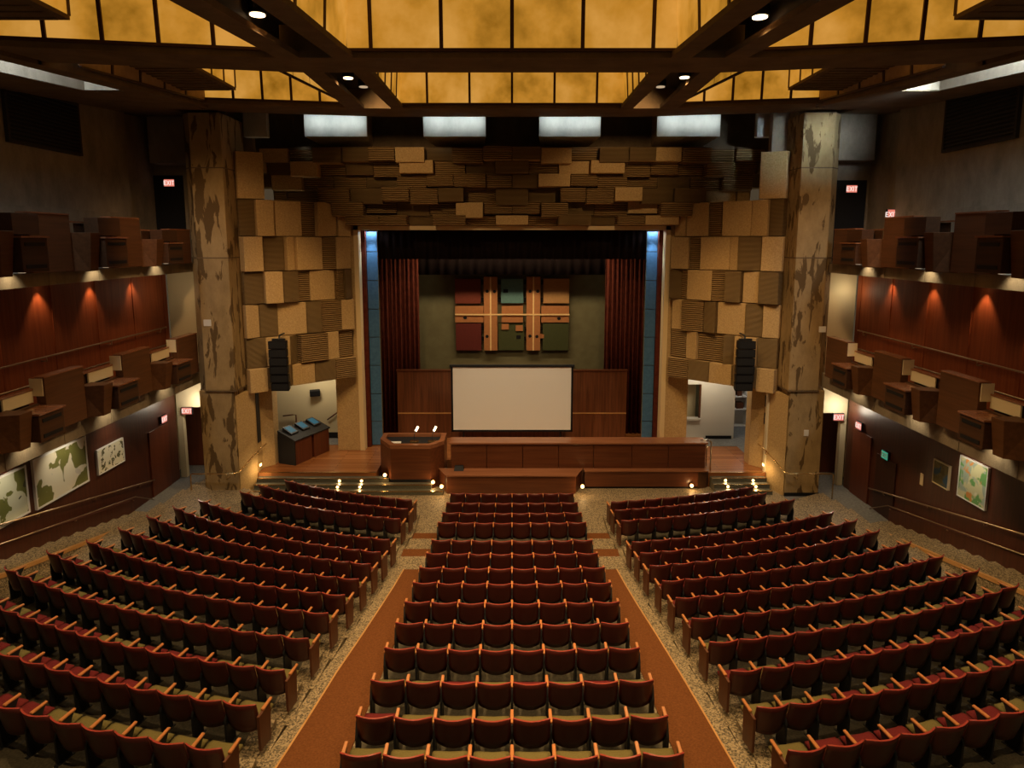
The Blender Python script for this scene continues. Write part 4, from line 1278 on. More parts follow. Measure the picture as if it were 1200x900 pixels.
# ================================================================== BALCONY FRONTS
BAY = [(12.5, 13.95), (15.55, 17.0), (18.75, 20.2), (21.9, 23.3)]
NAMES = ['nearest the camera', 'nearest the camera', 'in the middle', 'nearest the pillar']
LEVELS = {'lower': (4.43, 5.76, 5.22, 4.42), 'upper': (8.18, 9.54, 9.1, 8.17)}
for side in (-1, 1):
    f = smap(side)
    for lv, (zb, zt0, zl0, zf) in LEVELS.items():
        for k in range(4):
            if k == 0:
                continue
            y0, y1 = BAY[k]
            yp = BAY[k - 1][1]   # low part stretches from the previous tall panel to this one
            zt, zl = zt0, zl0
            if lv == 'upper' and k == 3:
                zt, zl = 9.27, 8.95
            lab = 'mahogany balcony front on the %s %s balcony, bay %s' % (lv, LR[side], NAMES[k])
            lx, ly, lz = sp(side, 11.1, (y0 + y1) / 2, zb)
            t = thing('balcony_front', lab, 'balcony front', (lx, ly, lz), 0, 'balcony fronts')
            mb = MB().box(10.86, 11.08, y0, y1, zb, zt).map(f)
            part('tall_panel', mb, M['wood_bal'], t, bevel=0.012)
            mb = MB().box(10.9, 11.2, y0 - 0.03, y0 - 0.004, zt - 0.42, zt - 0.01).map(f)
            part('end_cap', mb, M['creamlit'] if lv == 'lower' else M['wood_bal'], t, **({'label': 'cream end cap of the tall panel'} if lv == 'lower' else {}))
            mb = MB().box(10.85, 11.12, y0 - 0.02, y1, zt, zt + 0.03).map(f)
            part('top_rail', mb, M['wood_top'], t)
            # low parapet with its projecting box
            mb = MB().box(10.98, 11.08, yp + 0.3, y0 - 0.05, zb + 0.25, zl - 0.05).map(f)
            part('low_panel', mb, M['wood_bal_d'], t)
            mb = MB().box(11.12, 11.16, yp + 0.6, y0 - 0.05, zl - 0.02, zl + 0.26).map(f)
            part('inner_panel', mb, M['creamlit'] if lv == 'lower' else M['wood_bal_d'], t, **({'label': 'cream inner panel above the ledge'} if lv == 'lower' else {}))
            mb = MB().box(11.1, 11.2, yp + 0.12, y0 - 0.06, zl + 0.27, zl + 0.31).map(f)
            part('seat_rail', mb, M['wood_top'], t)
            b0, b1 = yp + 0.68, y0 - 0.08
            mb = MB().box(10.42, 10.97, b0, b1, zb + 0.06, zl - 0.12).map(f)
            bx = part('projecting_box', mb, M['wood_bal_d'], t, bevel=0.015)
            mb = MB().box(10.38, 11.0, b0 - 0.03, b1 + 0.03, zl - 0.12, zl - 0.08).map(f)
            part('ledge', mb, M['wood_top'], bx)
            for zz in (zb + 0.14, zl - 0.3):
                mb = MB().box(10.405, 10.42, b0 + 0.1, b1 - 0.1, zz, zz + 0.08).map(f)
                part('slot', mb, M['black'], bx)
            mb = MB().hexa([(10.62, yp + 0.3, zb - 0.02), (11.08, yp + 0.02, zb - 0.02), (11.08, b0 - 0.05, zb - 0.02), (10.62, b0 - 0.06, zb - 0.02),
                            (10.5, yp + 0.22, zl + 0.02), (11.08, yp + 0.02, zl + 0.02), (11.08, b0 - 0.05, zl + 0.02), (10.5, b0 - 0.06, zl + 0.02)]).map(f)
            part('wedge_post', mb, M['wood_bal'], t, bevel=0.01)
            if lv == 'upper':
                mb = MB().box(10.6, 10.97, b0 + 0.05, b1 + 0.05, zl - 0.05, zt - 0.03).map(f)
                part('raised_box', mb, M['wood_bal_d'], t, bevel=0.012)
            else:
                mb = MB().box(11.2, 11.26, yp + 0.1, y0 - 0.1, zb + 0.3, zl + 0.24).map(f)
                part('inner_lining', mb, M['wood_bal_d'], t)
            # shielded lamp under the projecting box washing the concrete fascia
            px_, py_, pz_ = sp(side, 10.76, (b0 + b1) / 2, zb + 0.01)
            tx_, ty_, tz_ = sp(side, 11.1, (b0 + b1) / 2, zf - 0.32)
            lamp('SPOT', (px_, py_, pz_), 16 if lv == 'lower' else 16, (1.0, 0.80, 0.48), 'fascia_spot', (tx_, ty_, tz_), spot_size=R(110), spot_blend=0.6, shadow_soft_size=0.04)
            lt = MB().cyl((10.76, (b0 + b1) / 2, zb + 0.035), 0.07, 0.03, 14).map(f)
            part('lamp', lt, M['lampdim'], bx)

# mid-level wall lamps under the upper balcony, rails along the balcony
for side in (-1, 1):
    f = smap(side)
    for k, y in enumerate((13.6, 15.85, 18.1, 20.35, 22.6)):
        lx, ly, lz = sp(side, 12.38, y, 7.80)
        nm = ('', 'nearest the camera', 'second from the camera', 'second from the pillar', 'nearest the pillar')[k]
        if k:
            t = thing('wall_washer', 'small lamp under the %s upper balcony washing the red wall, %s' % (LR[side], nm), 'lamp', (lx, ly, lz), 0, 'wall washer lamps')
            part('can', MB().cyl((lx, ly, 7.79), 0.09, 0.07, 14), M['black'], t)
            part('lens', MB().cyl((lx, ly, 7.78), 0.07, 0.01, 14), M['lampwarm'], t)
        a = sp(side, 12.38, y, 7.74)
        b = sp(side, 12.62, y, 6.3)
        lamp('SPOT', a, 60, (1.0, 0.6, 0.3), 'washer_spot', b, spot_size=R(75), spot_blend=0.7, shadow_soft_size=0.05)
    for (z, x, nm) in ((5.85, 12.45, 'upper'), (5.42, 11.75, 'lower')):
        r_ = MB().tube([(x, 10, z), (x, 24.4, z)], 0.025)
        for y in (12, 15, 18, 21, 24):
            r_.tube([(x, y, z), (x, y, z - (0.12 if nm == 'upper' else 1.05))], 0.015, 6)
            if nm == 'upper':
                r_.tube([(x, y, z - 0.12), (12.6, y, z - 0.12)], 0.015, 6)
        r_.map(f)
        single('hand_rail', r_, M['steel'], ('thin handrail fixed along the red wall of the %s lower balcony' if nm == 'upper' else 'thin handrail behind the parapet of the %s lower balcony') % LR[side], 'rail', 'handrails', smooth=True)
    # stair handrails on the lower wall
    r_ = MB()
    fz = lambda y: 0.64 + (22.9 - y) * 0.201
    r_.tube([(12.48, 22.9, 0.66), (12.48, 22.7, 0.70), (12.48, 14.0, fz(14.0))], 0.025)
    for y in (22.0, 19.6, 17.2, 14.8):
        r_.tube([(12.48, y, fz(y)), (12.52, y, fz(y) - 0.08), (12.6, y, fz(y) - 0.08)], 0.014, 6)
    r_.map(f)
    single('hand_rail', r_, M['steel'], 'sloping handrail on the dark lower wall above the %s stairs' % LR[side], 'rail', 'handrails', smooth=True)
    r_ = MB()
    r_.tube([(12.4, 22.6, 0.06), (12.4, 21.5, 0.58), (12.4, 14.0, 0.5 + 0.2 * 7.2)], 0.018)
    for y in (21.4, 18.5, 15.5):
        r_.tube([(12.4, y, 0.5 + 0.2 * max(0, 21.2 - y)), (12.47, y, 0.47 + 0.2 * max(0, 21.2 - y))], 0.014, 6)
    r_.map(f)
    single('hand_rail', r_, M['steel'], 'thin lower rail along the base of the %s stair wall' % LR[side], 'rail', 'handrails', smooth=True)
    # rail around the pillar foot and up the wing wall
    r_ = MB()
    x0 = 9.42
    r_.tube([(11.15, 22.75, 0.02), (11.15, 22.75, 0.88), (11.1, 22.75, 0.93), (9.65, 22.75, 0.93), (9.5, 22.85, 0.95), (9.2, 24.0, 1.42), (9.15, 24.6, 1.45)], 0.024)
    r_.tube([(9.9, 22.75, 0.93), (9.9, 22.75, 0.72), (9.9, 23.03, 0.72)], 0.018)
    r_.tube([(9.22, 23.95, 1.41), (9.22, 23.95, 1.25), (9.38, 24.0, 1.25)], 0.018)
    r_.map(lambda x, y, z: (side * x, y, z))
    single('hand_rail', r_, M['brass'], 'bent brass handrail around the foot of the %s pillar' % LR[side], 'rail', 'handrails', smooth=True)
    # louvre vent high on the concrete wall
    lx, ly, lz = sp(side, 12.6, 19, 11.4)
    t = thing('louvre_vent', 'large dark louvred vent high on the %s concrete wall' % LR[side], 'vent', (lx, ly, lz), 0, 'louvre vents')
    part('recess', MB().box(12.56, 12.6, 17.6, 20.4, 11.44, 12.76).map(f), M['black'], t)
    fr = MB()
    fr.box(12.50, 12.6, 17.52, 17.6, 11.36, 12.84)
    fr.box(12.50, 12.6, 20.4, 20.48, 11.36, 12.84)
    fr.box(12.50, 12.6, 17.6, 20.4, 12.76, 12.84)
    fr.box(12.50, 12.6, 17.6, 20.4, 11.36, 11.44)
    part('frame', fr.map(f), M['soffit'], t)
    for q in range(12):
        z = 11.5 + q * 0.105
        part('slat', MB().hexa([(12.50, 17.6, z), (12.52, 17.6, z - 0.01), (12.52, 20.4, z - 0.01), (12.50, 20.4, z), (12.54, 17.6, z + 0.05), (12.56, 17.6, z + 0.04), (12.56, 20.4, z + 0.04), (12.54, 20.4, z + 0.05)]).map(f), M['soffit'], t)


# ------------------------------------------------------------------ exit signs, doors, paintings
def letters_exit(h):
    """the four letters E X I T as flat bars in the (u, v) plane, centred"""
    w_ = h * 0.55
    g = h * 0.16
    t_ = h * 0.17
    out = []
    u = -(3 * w_ + t_ + 3 * g) / 2
    out.append([(u, u + t_, -h / 2, h / 2)] + [(u, u + w_, v, v + t_) for v in (-h / 2, -t_ / 2, h / 2 - t_)])
    u += w_ + g
    out.append([('x', u, u + w_)])
    u += w_ + g
    out.append([(u, u + t_, -h / 2, h / 2)])
    u += t_ + g
    out.append([(u, u + w_, h / 2 - t_, h / 2), (u + w_ / 2 - t_ / 2, u + w_ / 2 + t_ / 2, -h / 2, h / 2)])
    return out, t_


def text_part(h, place, parent, m_):
    ls, t_ = letters_exit(h)
    for bars in ls:
        mb = MB()
        for b in bars:
            if b[0] == 'x':
                u0, u1 = b[1], b[2]
                for ua, ub in ((u0, u1), (u1, u0)):
                    q = [(ua - t_ / 2 if ua == u0 else ua - t_ / 2, -h / 2), (ua + t_ / 2, -h / 2), (ub + t_ / 2, h / 2), (ub - t_ / 2, h / 2)]
                    mb.hexa([place(u, v, d) for d in (0, 0.006) for u, v in q])
            else:
                u0, u1, v0, v1 = b
                mb.hexa([place(u, v, d) for d in (0, 0.006) for u, v in ((u0, v0), (u1, v0), (u1, v1), (u0, v1))])
        part('letter', mb, m_, parent)


def exit_sign(x, y, z, label, facing, green=False, w_=0.36, h_=0.24):
    """facing: 0 = towards the camera (-y), +1 = towards +x, -1 = towards -x"""
    t = thing('exit_sign', label, 'exit sign', (x, y, z), 0, 'exit signs')
    face = M['exitgreen'] if green else M['exitface']
    txt = M['white'] if green else M['exitred']
    if facing == 0:
        part('housing', MB().box(x - w_ / 2 - 0.02, x + w_ / 2 + 0.02, y, y + 0.08, z - h_ / 2 - 0.02, z + h_ / 2 + 0.02), M['iron'], t)
        part('face', MB().box(x - w_ / 2, x + w_ / 2, y - 0.008, y, z - h_ / 2, z + h_ / 2), face, t)
        text_part(0.16, lambda u, v, dd: (x + u, y - 0.009 - dd, z + v), t, txt)
    else:
        d = facing
        part('housing', MB().prism([(x, y - w_ / 2 - 0.02), (x + d * 0.07, y - w_ / 2 - 0.02), (x + d * 0.07, y + w_ / 2 + 0.02), (x, y + w_ / 2 + 0.02)], z - h_ / 2 - 0.02, z + h_ / 2 + 0.02), M['iron'], t)
        part('face', MB().prism([(x + d * 0.07, y - w_ / 2), (x + d * 0.078, y - w_ / 2), (x + d * 0.078, y + w_ / 2), (x + d * 0.07, y + w_ / 2)], z - h_ / 2, z + h_ / 2), face, t)
        text_part(0.16, lambda u, v, dd: (x + d * (0.079 + dd), y + d * u, z + v), t, txt)
    return t


exit_sign(-12.58, 23.9, 2.58, 'red lit EXIT sign on the dark left wall beside the paintings', 1)
exit_sign(-12.18, 24.92, 2.62, 'red lit EXIT sign above the door in the left corridor', 0)
exit_sign(-12.3, 25.05, 10.98, 'red lit EXIT sign above the dark door of the left upper balcony', 0)
exit_sign(12.14, 23.1, 2.55, 'red lit EXIT sign on the dark right wall beside the corridor', -1)
exit_sign(11.8, 24.0, 2.62, 'red lit EXIT sign above the door in the right corridor', 0)
exit_sign(11.75, 24.12, 10.7, 'red lit EXIT sign high beside the right pillar', 0)
exit_sign(12.05, 22.05, 9.75, 'small lit EXIT sign above the right upper balcony front', 0, w_=0.22, h_=0.3)
exit_sign(12.14, 21.35, 2.05, 'green lit EXIT sign above the dark door in the right wall', -1, True)


def door(name, label, mb, m_, handle, f=None):
    xs, ys, zs = zip(*mb.v)
    t = thing('door', label, 'door', ((min(xs) + max(xs)) / 2, (min(ys) + max(ys)) / 2, min(zs)))
    part('leaf', mb, m_, t, bevel=0.01)
    if handle:
        h = MB()
        h.tube([handle, (handle[0], handle[1] - 0.07, handle[2]), (handle[0] - 0.12, handle[1] - 0.07, handle[2])], 0.018)
        h.box(handle[0] - 0.03, handle[0] + 0.03, handle[1] - 0.012, handle[1], handle[2] - 0.1, handle[2] + 0.1)
        part('handle', h, M['chrome'], t)
    return t


door('door_1', 'dark red door at the end of the left corridor', MB().box(-13.06, -12.0, 26.4, 26.46, 0.02, 2.6), M['door'], (-12.2, 26.4, 1.1))
door('door_2', 'dark red door at the end of the right corridor', MB().box(10.75, 11.98, 25.5, 25.56, 0.02, 2.6), M['door'], (11.1, 25.5, 1.1))
door('door_3', 'black door at the end of the left upper balcony', MB().box(-12.9, -11.85, 25.13, 25.19, 8.2, 11.25), M['black'], None)
door('door_4', 'black door at the end of the right upper balcony', MB().box(11.2, 12.3, 24.2, 24.26, 8.2, 11.0), M['black'], None)
door('door_5', 'flush mahogany door in the left wall under the exit sign', MB().box(-12.598, -12.555, 22.9, 24.2, 0.02, 2.35), M['door'], None)
door('door_6', 'nearly black door in the right wall under the green sign', MB().box(12.11, 12.156, 20.75, 21.9, 0.02, 1.95), M['darkdoor'], None)
door('door_7', 'flush mahogany door in the right wall under the red exit sign', MB().box(12.11, 12.156, 22.3, 23.5, 0.02, 2.35), M['door'], None)
for sx in (-1, 1):
    w_ = MB()
    yb = 26.47 if sx < 0 else 25.57
    w_.prism([(sx * 9.7, yb), (sx * 13.4, yb), (sx * 13.4, yb + 0.2), (sx * 9.7, yb + 0.2)], 0.012, 3.9)
    struct('wall_corridor_' + LR[sx], w_, M['wood_wall'] if sx < 0 else M['door'], 'back wall of the %s corridor' % LR[sx])


def paint_mat(name, bg, blobs, scale, seed, lo=0.5, hard=0.01):
    m = mat(name, bg, 0.7)
    b = m.node_tree.nodes['Principled BSDF']
    col = None
    for k, (c, s, thr) in enumerate(blobs):
        n_ = N(m, 'ShaderNodeTexNoise')
        n_.inputs['Scale'].default_value = s
        n_.inputs['Detail'].default_value = 2.5
        n_.inputs['Distortion'].default_value = 0.6
        tc = N(m, 'ShaderNodeTexCoord')
        mp = N(m, 'ShaderNodeMapping')
        mp.inputs['Location'].default_value = (seed + 7.3 * k, seed * 2.1, k * 3.7)
        L(m, tc.outputs['Object'], mp.inputs[0])
        L(m, mp.outputs[0], n_.inputs['Vector'])
        fct = ramp(m, n_.outputs['Fac'], [(thr, (0, 0, 0)), (thr + hard, (1, 1, 1))])
        mx = N(m, 'ShaderNodeMix', data_type='RGBA')
        L(m, fct, mx.inputs[0])
        if col is None:
            mx.inputs[6].default_value = (*bg, 1)
        else:
            L(m, col, mx.inputs[6])
        mx.inputs[7].default_value = (*c, 1)
        col = mx.outputs[2]
    L(m, col, b.inputs['Base Color'])
    return m


PM1 = paint_mat('white_green_print', (0.72, 0.66, 0.50), [((0.16, 0.16, 0.035), 1.25, 0.49), ((0.60, 0.55, 0.45), 2.2, 0.66)], 1, 3.2)
PM0 = paint_mat('green_branch_print', (0.55, 0.56, 0.42), [((0.13, 0.14, 0.03), 2.0, 0.52), ((0.05, 0.05, 0.02), 1.6, 0.62)], 1, 5.1)
PM2 = paint_mat('ink_drawing', (0.72, 0.66, 0.48), [((0.10, 0.09, 0.03), 6.5, 0.56)], 1, 1.4)
PM3 = paint_mat('colourful_landscape', (0.34, 0.42, 0.34), [((0.60, 0.58, 0.34), 2.2, 0.47), ((0.14, 0.34, 0.10), 2.6, 0.54), ((0.60, 0.25, 0.06), 3.0, 0.60), ((0.72, 0.70, 0.50), 3.2, 0.64)], 1, 8.2, hard=0.05)
PM4 = paint_mat('olive_flower_print', (0.16, 0.14, 0.05), [((0.22, 0.20, 0.08), 5, 0.5), ((0.06, 0.14, 0.22), 1.8, 0.56)], 1, 2.2, hard=0.08)


def picture(side, y0, y1, z0, z1, m_, frame_m, label, fw_=0.05):
    f = smap(side)
    s_ = 1 if side < 0 else 1
    t = thing('painting', label, 'painting', sp(side, 12.6, (y0 + y1) / 2, z0), 0, 'paintings on the side walls')
    part('canvas', MB().box(12.545, 12.56, y0, y1, z0, z1).map(f), m_, t)
    fr = MB()
    fr.box(12.53, 12.6, y0 - fw_, y0, z0 - fw_, z1 + fw_)
    fr.box(12.53, 12.6, y1, y1 + fw_, z0 - fw_, z1 + fw_)
    fr.box(12.53, 12.6, y0, y1, z1, z1 + fw_)
    fr.box(12.53, 12.6, y0, y1, z0 - fw_, z0)
    part('frame', fr.map(f), frame_m, t)
    part('backboard', MB().box(12.56, 12.6, y0, y1, z0, z1).map(f), M['black'], t)


picture(-1, 17.25, 19.4, 1.92, 3.2, PM1, M['white'], 'large white print with dark green leaf shapes, second from left on the left wall')
picture(-1, 14.9, 16.9, 1.98, 3.15, PM0, M['white'], 'green branch print cut by the left edge of the photo')
picture(-1, 19.95, 21.3, 1.90, 2.62, PM2, M['white'], 'small pale drawing with dark ink marks on the left wall', 0.03)
picture(1, 16.7 / SR, 17.75 / SR, 2.1, 3.18, PM3, M['white'], 'colourful landscape painting on the dark right wall', 0.03)
picture(1, 18.2 / SR, 18.85 / SR, 2.08, 2.72, PM4, M['creamlit'], 'small olive print with a blue flower on the right wall', 0.03)
for (sd, y, z) in ((-1, 18.3, 3.2), (-1, 15.9, 3.2), (-1, 20.6, 2.7), (1, 17.8, 3.2)):
    a = sp(sd, 11.6, y, 3.86)
    b = sp(sd, 12.6, y, z - 0.6)
    lamp('SPOT', a, 75, (1.0, 0.85, 0.6), 'picture_spot', b, spot_size=R(80), spot_blend=0.8, shadow_soft_size=0.06)
# little plates and switches
single('switch_plate', MB().box(-10.45, -10.2, 22.97, 23.0, 6.06, 6.28), M['white'], 'small white box high on the front of the left pillar', 'plate', bevel=0.008)
single('switch_plate', MB().box(10.42, 10.65, 22.97, 23.0, 5.85, 6.05), M['white'], 'small white box high on the front of the right pillar', 'plate', bevel=0.008)
single('switch_plate', MB().box(10.15, 10.31, 23.01, 23.04, 2.2, 2.42), M['white'], 'white switch plate low on the right pillar', 'plate', bevel=0.008)
single('switch_plate', MB().prism([(12.135, 19.35), (12.155, 19.35), (12.155, 19.5), (12.135, 19.5)], 1.75, 2.1), M['creamlit'], 'tall pale plate on the dark right wall above the handrail', 'plate')
for z in (2.25, 2.9):
    single('wall_panel', MB().prism([(9.29, 24.25), (9.31, 24.25), (9.31, 24.5), (9.29, 24.5)], z, z + 0.42), M['black'], 'small black panel on the right wing wall, %s one' % ('lower' if z < 2.5 else 'upper'), 'plate')
single('wall_slot', MB().prism([(-9.31, 24.2), (-9.29, 24.2), (-9.29, 24.5), (-9.31, 24.5)], 1.6, 3.5), M['iron'], 'tall dark slot in the left wing wall', 'slot')

# lamps for stage, wings and corridors
lamp('AREA', (0, 28.2, 9.2), 260, (1.0, 0.74, 0.42), 'stage_work_lamp', (0, 29.6, 2.5), shape='RECTANGLE', size=7, size_y=0.5)
lamp('AREA', (0, 25.2, 9.3), 0.01, WARM, 'proscenium_lamp', (0, 26.8, 8), shape='RECTANGLE', size=9, size_y=0.2)
for sx in (-1, 1):
    lamp('POINT', (sx * 8.2, 27.2, 4.0), 110, (1.0, 0.84, 0.58), 'wing_lamp', shadow_soft_size=0.3)
    lamp('POINT', (sx * 11.7, 24.5 if sx < 0 else 23.6, 3.0), 34, (1.0, 0.86, 0.66), 'corridor_lamp', shadow_soft_size=0.2)
    lamp('POINT', (sx * 11.7, 23.6, 7.2), 12, (1.0, 0.8, 0.5), 'balcony_end_lamp', shadow_soft_size=0.2)
    lamp('SPOT', (sx * 7.2, 15.6, 12.2), 1050, (1.0, 0.60, 0.27), 'pillar_spot', (sx * 10.0, 23.0, 7.0), spot_size=R(62), spot_blend=0.9, shadow_soft_size=0.2)
    lamp('SPOT', (sx * 3.95, 19.6, 13.05), 420, (1.0, 0.64, 0.3), 'canopy_fill_spot', (sx * 2.6, 26.2, 10.9), spot_size=R(75), spot_blend=0.8, shadow_soft_size=0.1)  # added fill without a fixture, brightens the block canopy
    lamp('SPOT', (sx * 3.9, 20.4, 13.1), 720, (1.0, 0.86, 0.66), 'stage_fill_spot', (sx * 0.6, 26.6, 1.6), spot_size=R(44), spot_blend=0.8, shadow_soft_size=0.1)  # added fill without a fixture, brightens the screen and desk
    # spots on the block walls from the side coffers
    lamp('SPOT', (sx * 6.0, 19.5, 12.9), 540, (1.0, 0.60, 0.24), 'block_wall_spot', (sx * 7.8, 25.2, 5.5), spot_size=R(38), spot_blend=0.9, shadow_soft_size=0.2)
lamp('POINT', (10.4, 29.4, 3.6), 40, (1.0, 0.95, 0.85), 'room_lamp', shadow_soft_size=0.3)


# ================================================================== SEATS
def curved_back():
    mb = MB()
    nu, nv = 8, 5
    hw, z0, z1 = 0.258, 0.31, 0.82
    pts = {}
    for s_ in (0, 1):
        for i in range(nu + 1):
            for j in range(nv + 1):
                u = -1 + 2 * i / nu
                v = j / nv
                k = hw * (1 - (0.10 * (1 - v / 0.25) ** 2 if v < 0.25 else 0))
                x = u * k
                y = 0.035 - 0.115 * v - 0.085 * (1 - u * u) + (0.028 if s_ else 0)
                z = z0 + (z1 - z0) * v + (0.02 * u * u * (1 - v)) + (-0.012 * (abs(u) ** 6) * v)
                pts[(s_, i, j)] = len(mb.v)
                mb.v.append((x, y, z))
    def F(*a, m=0):
        mb.f.append(tuple(pts[q] for q in a))
        mb.m.append(m)
    for i in range(nu):
        for j in range(nv):
            F((0, i, j), (0, i + 1, j), (0, i + 1, j + 1), (0, i, j + 1))
            F((1, i, j), (1, i, j + 1), (1, i + 1, j + 1), (1, i + 1, j))
        F((0, i, nv), (0, i + 1, nv), (1, i + 1, nv), (1, i, nv), m=1)
        F((0, i, 0), (1, i, 0), (1, i + 1, 0), (0, i + 1, 0))
    for j in range(nv):
        F((0, 0, j), (0, 0, j + 1), (1, 0, j + 1), (1, 0, j))
        F((0, nu, j), (1, nu, j), (1, nu, j + 1), (0, nu, j + 1))
    return mb


def cushion():
    mb = MB()
    nu, nv = 6, 6
    pts = {}
    for s_ in (0, 1):
        for i in range(nu + 1):
            for j in range(nv + 1):
                u = -1 + 2 * i / nu
                v = j / nv
                x = u * 0.24 * (1 - 0.05 * max(0, v - 0.7) ** 2 * 10)
                y = 0.05 - 0.06 * (1 - u * u) + 0.43 * v - 0.025 * (u * u) * v
                top = 0.46 + 0.03 * v - 0.02 * (abs(u) ** 4) - 0.05 * max(0, v - 0.85) * 6 * 0.5
                z = top if s_ else 0.35 + 0.03 * v + 0.02 * (abs(u) ** 4) + 0.05 * max(0, v - 0.7)
                pts[(s_, i, j)] = len(mb.v)
                mb.v.append((x, y, z))
    def F(*a):
        mb.f.append(tuple(pts[q] for q in a))
        mb.m.append(0)
    for i in range(nu):
        for j in range(nv):
            F((1, i, j), (1, i + 1, j), (1, i + 1, j + 1), (1, i, j + 1))
            F((0, i, j), (0, i, j + 1), (0, i + 1, j + 1), (0, i + 1, j))
        F((0, i, 0), (0, i + 1, 0), (1, i + 1, 0), (1, i, 0))
        F((0, i, nv), (1, i, nv), (1, i + 1, nv), (0, i + 1, nv))
    for j in range(nv):
        F((0, 0, j), (1, 0, j), (1, 0, j + 1), (0, 0, j + 1))
        F((0, nu, j), (0, nu, j + 1), (1, nu, j + 1), (1, nu, j))
    return mb


HP = 0.2725


def leg_mb(x):
    mb = MB()
    a, b = x - 0.018, x + 0.018
    mb.hexa([(a, -0.02, 0.0), (b, -0.02, 0.0), (b, 0.2, 0.0), (a, 0.2, 0.0), (a, -0.03, 0.42), (b, -0.03, 0.42), (b, 0.18, 0.42), (a, 0.18, 0.42)])
    mb.hexa([(a, -0.03, 0.42), (b, -0.03, 0.42), (b, 0.18, 0.42), (a, 0.18, 0.42), (a, 0.05, 0.604), (b, 0.05, 0.604), (b, 0.29, 0.62), (a, 0.29, 0.62)])
    mb.box(x - 0.03, x + 0.03, -0.06, 0.24, 0.0, 0.014)
    return mb


def arm_mb(x):
    return MB().hexa([(x - 0.026, 0.07, 0.605), (x + 0.026, 0.07, 0.605), (x + 0.022, 0.33, 0.625), (x - 0.022, 0.33, 0.625), (x - 0.028, 0.07, 0.642), (x + 0.028, 0.07, 0.642), (x + 0.024, 0.33, 0.662), (x - 0.024, 0.33, 0.662)])


def endpanel_mb(x):
    return MB().hexa([(x - 0.022, -0.05, 0.04), (x + 0.022, -0.05, 0.04), (x + 0.022, 0.24, 0.04), (x - 0.022, 0.24, 0.04), (x - 0.022, -0.06, 0.60), (x + 0.022, -0.06, 0.60), (x + 0.022, 0.27, 0.618), (x - 0.022, 0.27, 0.618)])


ME = {
    'back': curved_back().mesh('seat_back', [M['shell'], M['shelltop']], smooth=False),
    'cush_o': cushion().mesh('seat_cushion_olive', M['olive'], smooth=True),
    'cush_w': cushion().mesh('seat_cushion_wine', M['wine'], smooth=True),
    'leg_l': leg_mb(-HP).mesh('seat_leg', M['iron']),
    'leg_r': leg_mb(HP).mesh('seat_leg', M['iron']),
    'arm_l': arm_mb(-HP).mesh('seat_arm', M['arm'], bevel=0.009, seg=1),
    'arm_r': arm_mb(HP).mesh('seat_arm', M['arm'], bevel=0.009, seg=1),
    'end_l': endpanel_mb(-HP).mesh('seat_end', M['endwood'], bevel=0.006, seg=1),
    'end_r': endpanel_mb(HP).mesh('seat_end', M['endwood'], bevel=0.006, seg=1),
}
for p_ in ME['back'].polygons:
    p_.use_smooth = p_.material_index == 0
ORD = ['zeroth', 'first', 'second', 'third', 'fourth', 'fifth', 'sixth', 'seventh', 'eighth', 'ninth', 'tenth', 'eleventh', 'twelfth', 'thirteenth', 'fourteenth', 'fifteenth', 'sixteenth', 'seventeenth', 'eighteenth', 'nineteenth', 'twentieth']
ct, sn = math.cos(THETA), math.sin(THETA)


def project(x, y, z):
    d = z - CAMZ
    Z = y * ct - d * sn
    v = y * sn + d * ct
    return 600.5 + 800 * x / Z, 400 - 800 * v / Z, Z


seats = []
rs = random.Random(3)
for i in range(14):  # centre block
    pitch = CP[i]
    for k in range(8):
        x = (k - 3.5) * pitch
        y = ycen(i, x) + 0.12
        ang = -math.asin(x / 30)
        seats.append(dict(x=x, y=y, z=TZ[i], a=-ang * 0 + math.asin(-x / 30) * -1 * 0, s=pitch / 0.545, blk='center', row=i + 1, pos='%s from left' % ORD[k + 1], first=(k == 0), last=(k == 7), end_l=False, end_r=False, i=i, k=k))
for side in (-1, 1):
    for i in range(1, 14):
        xa, ya = AIS[side][i]
        r = RAD[side][i]
        yc_ = ya + math.sqrt(r * r - xa * xa)
        th0 = math.asin(xa / r)
        th1 = math.asin(END[side][i] / r)
        n = int(round((th1 - th0) * r / 0.545))
        for k in range(n):
            th = th0 + (k + 0.5) * (th1 - th0) / n
            x, y = r * math.sin(th), yc_ - r * math.cos(th)
            ang = th * (1 if side < 0 else -1)
            ang = -th if side < 0 else th
            # rotate so that the seat faces the centre of the arc
            fx, fy = -side * math.sin(th), math.cos(th)
            rzz = math.atan2(-fx, fy)
            sc = ((th1 - th0) * r / n) / 0.545
            seats.append(dict(x=side * x + fx * 0.12, y=y + fy * 0.12, z=TZ[i], a=rzz, s=sc, blk=LR[side], row=i, pos='%s from aisle' % ORD[k + 1],
                              first=(k == 0 if side > 0 else k == n - 1), last=(k == n - 1 if side > 0 else k == 0),
                              end_l=(k == 0 and side > 0), end_r=(k == 0 and side < 0), i=i, k=k))
vis = []
for s in seats:
    u, v, Z = project(s['x'], s['y'] + 0.2, s['z'] + 0.6)
    mr = 300 / Z
    if -mr < u < 1200 + mr and v < 900 + mr * 0.9:
        s['Z'] = Z
        vis.append(s)
vis.sort(key=lambda s: s['Z'])
near, far = vis[:300], vis[300:]
print('SEATS visible', len(vis), 'of', len(seats))


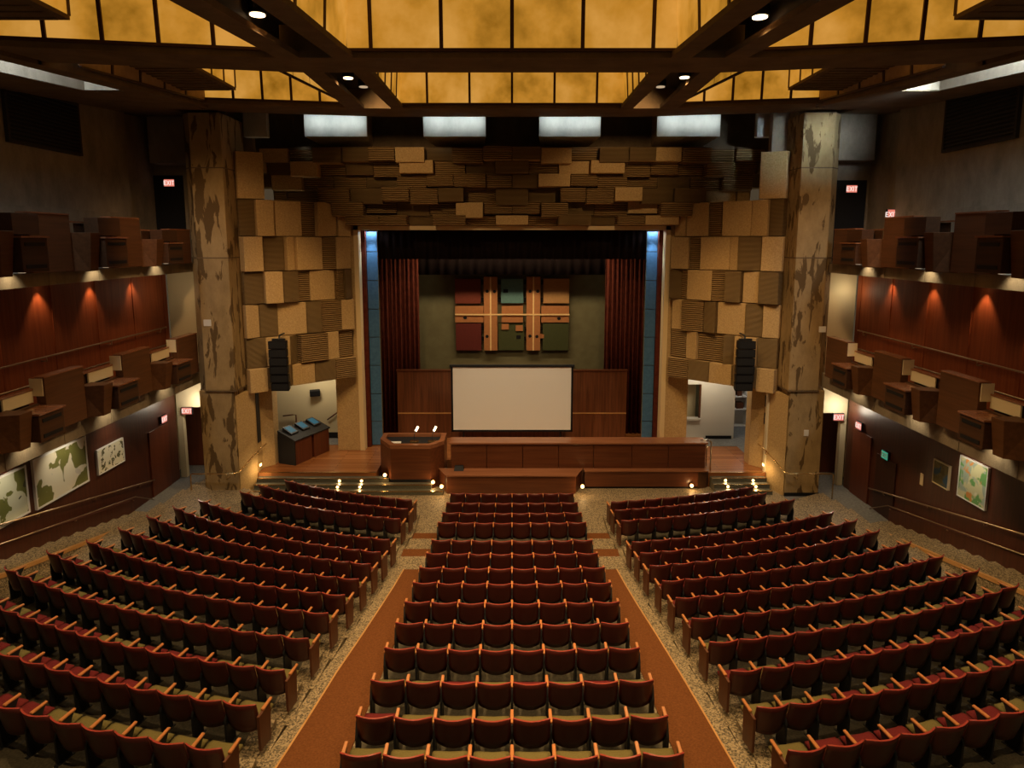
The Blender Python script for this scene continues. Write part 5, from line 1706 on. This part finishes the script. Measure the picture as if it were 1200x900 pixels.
def cush_of(s):
    h = math.sin(s['i'] * 12.9 + s['k'] * 4.1 + (3 if s['blk'] == 'left' else 7 if s['blk'] == 'right' else 0)) * 43758.5
    h -= math.floor(h)
    lim = {'center': 0.18, 'left': 0.40, 'right': 0.62}[s['blk']]
    if s['blk'] == 'left' and s['k'] < 3:
        lim = 0.05
    if s['blk'] == 'right' and s['k'] < 3:
        lim = 0.8
    return 'cush_w' if h < lim else 'cush_o'


def seat_parts(s):
    ps = [('backrest', ME['back']), ('cushion', ME[cush_of(s)]), ('armrest', ME['arm_l'])]
    if s['end_l']:
        ps.append(('end_panel', ME['end_l']))
    else:
        ps.append(('leg', ME['leg_l']))
    if s['last']:
        ps.append(('armrest', ME['arm_r']))
        ps.append(('end_panel', ME['end_r']) if s['end_r'] else ('leg', ME['leg_r']))
    return ps


for s in near:
    cl = 'wine red' if cush_of(s) == 'cush_w' else 'olive'
    lab = "theatre seat with %s cushion, %s in %s block's %s row from stage" % (cl, s['pos'], s['blk'], ORD[s['row']])
    e = bpy.data.objects.new('theatre_seat', None)
    e.empty_display_size = 0.1
    COL.objects.link(e)
    e.location = (s['x'], s['y'], s['z'])
    e.rotation_euler = (0, 0, s['a'])
    e.scale = (s['s'], 1, 1)
    e['label'] = lab
    e['category'] = 'theatre seat'
    e['group'] = 'theatre seats in the %s block' % s['blk']
    for nm, me in seat_parts(s):
        link(nm, me, e)
if far:
    bm = bmesh.new()
    mats = [M['shell'], M['shelltop'], M['olive'], M['wine'], M['arm'], M['iron'], M['endwood']]
    for s in far:
        mt = Matrix.Translation((s['x'], s['y'], s['z'])) @ Matrix.Rotation(s['a'], 4, 'Z') @ Matrix.Diagonal((s['s'], 1, 1, 1))
        for nm, me in seat_parts(s):
            k0 = len(bm.verts)
            f0 = len(bm.faces)
            bm.from_mesh(me)
            bm.verts.ensure_lookup_table()
            bm.faces.ensure_lookup_table()
            for v in bm.verts[k0:]:
                v.co = mt @ v.co
            for fc_ in bm.faces[f0:]:
                fc_.material_index = mats.index(me.materials[fc_.material_index])
    me = bpy.data.meshes.new('theatre_seats_front')
    bm.to_mesh(me)
    bm.free()
    for q in mats:
        me.materials.append(q)
    o = link('theatre_seats', me)
    o['label'] = 'maroon theatre seats of the rows nearest the stage, far from the camera'
    o['category'] = 'theatre seats'
    o['kind'] = 'stuff'
    o['group'] = 'theatre seats nearest the stage'
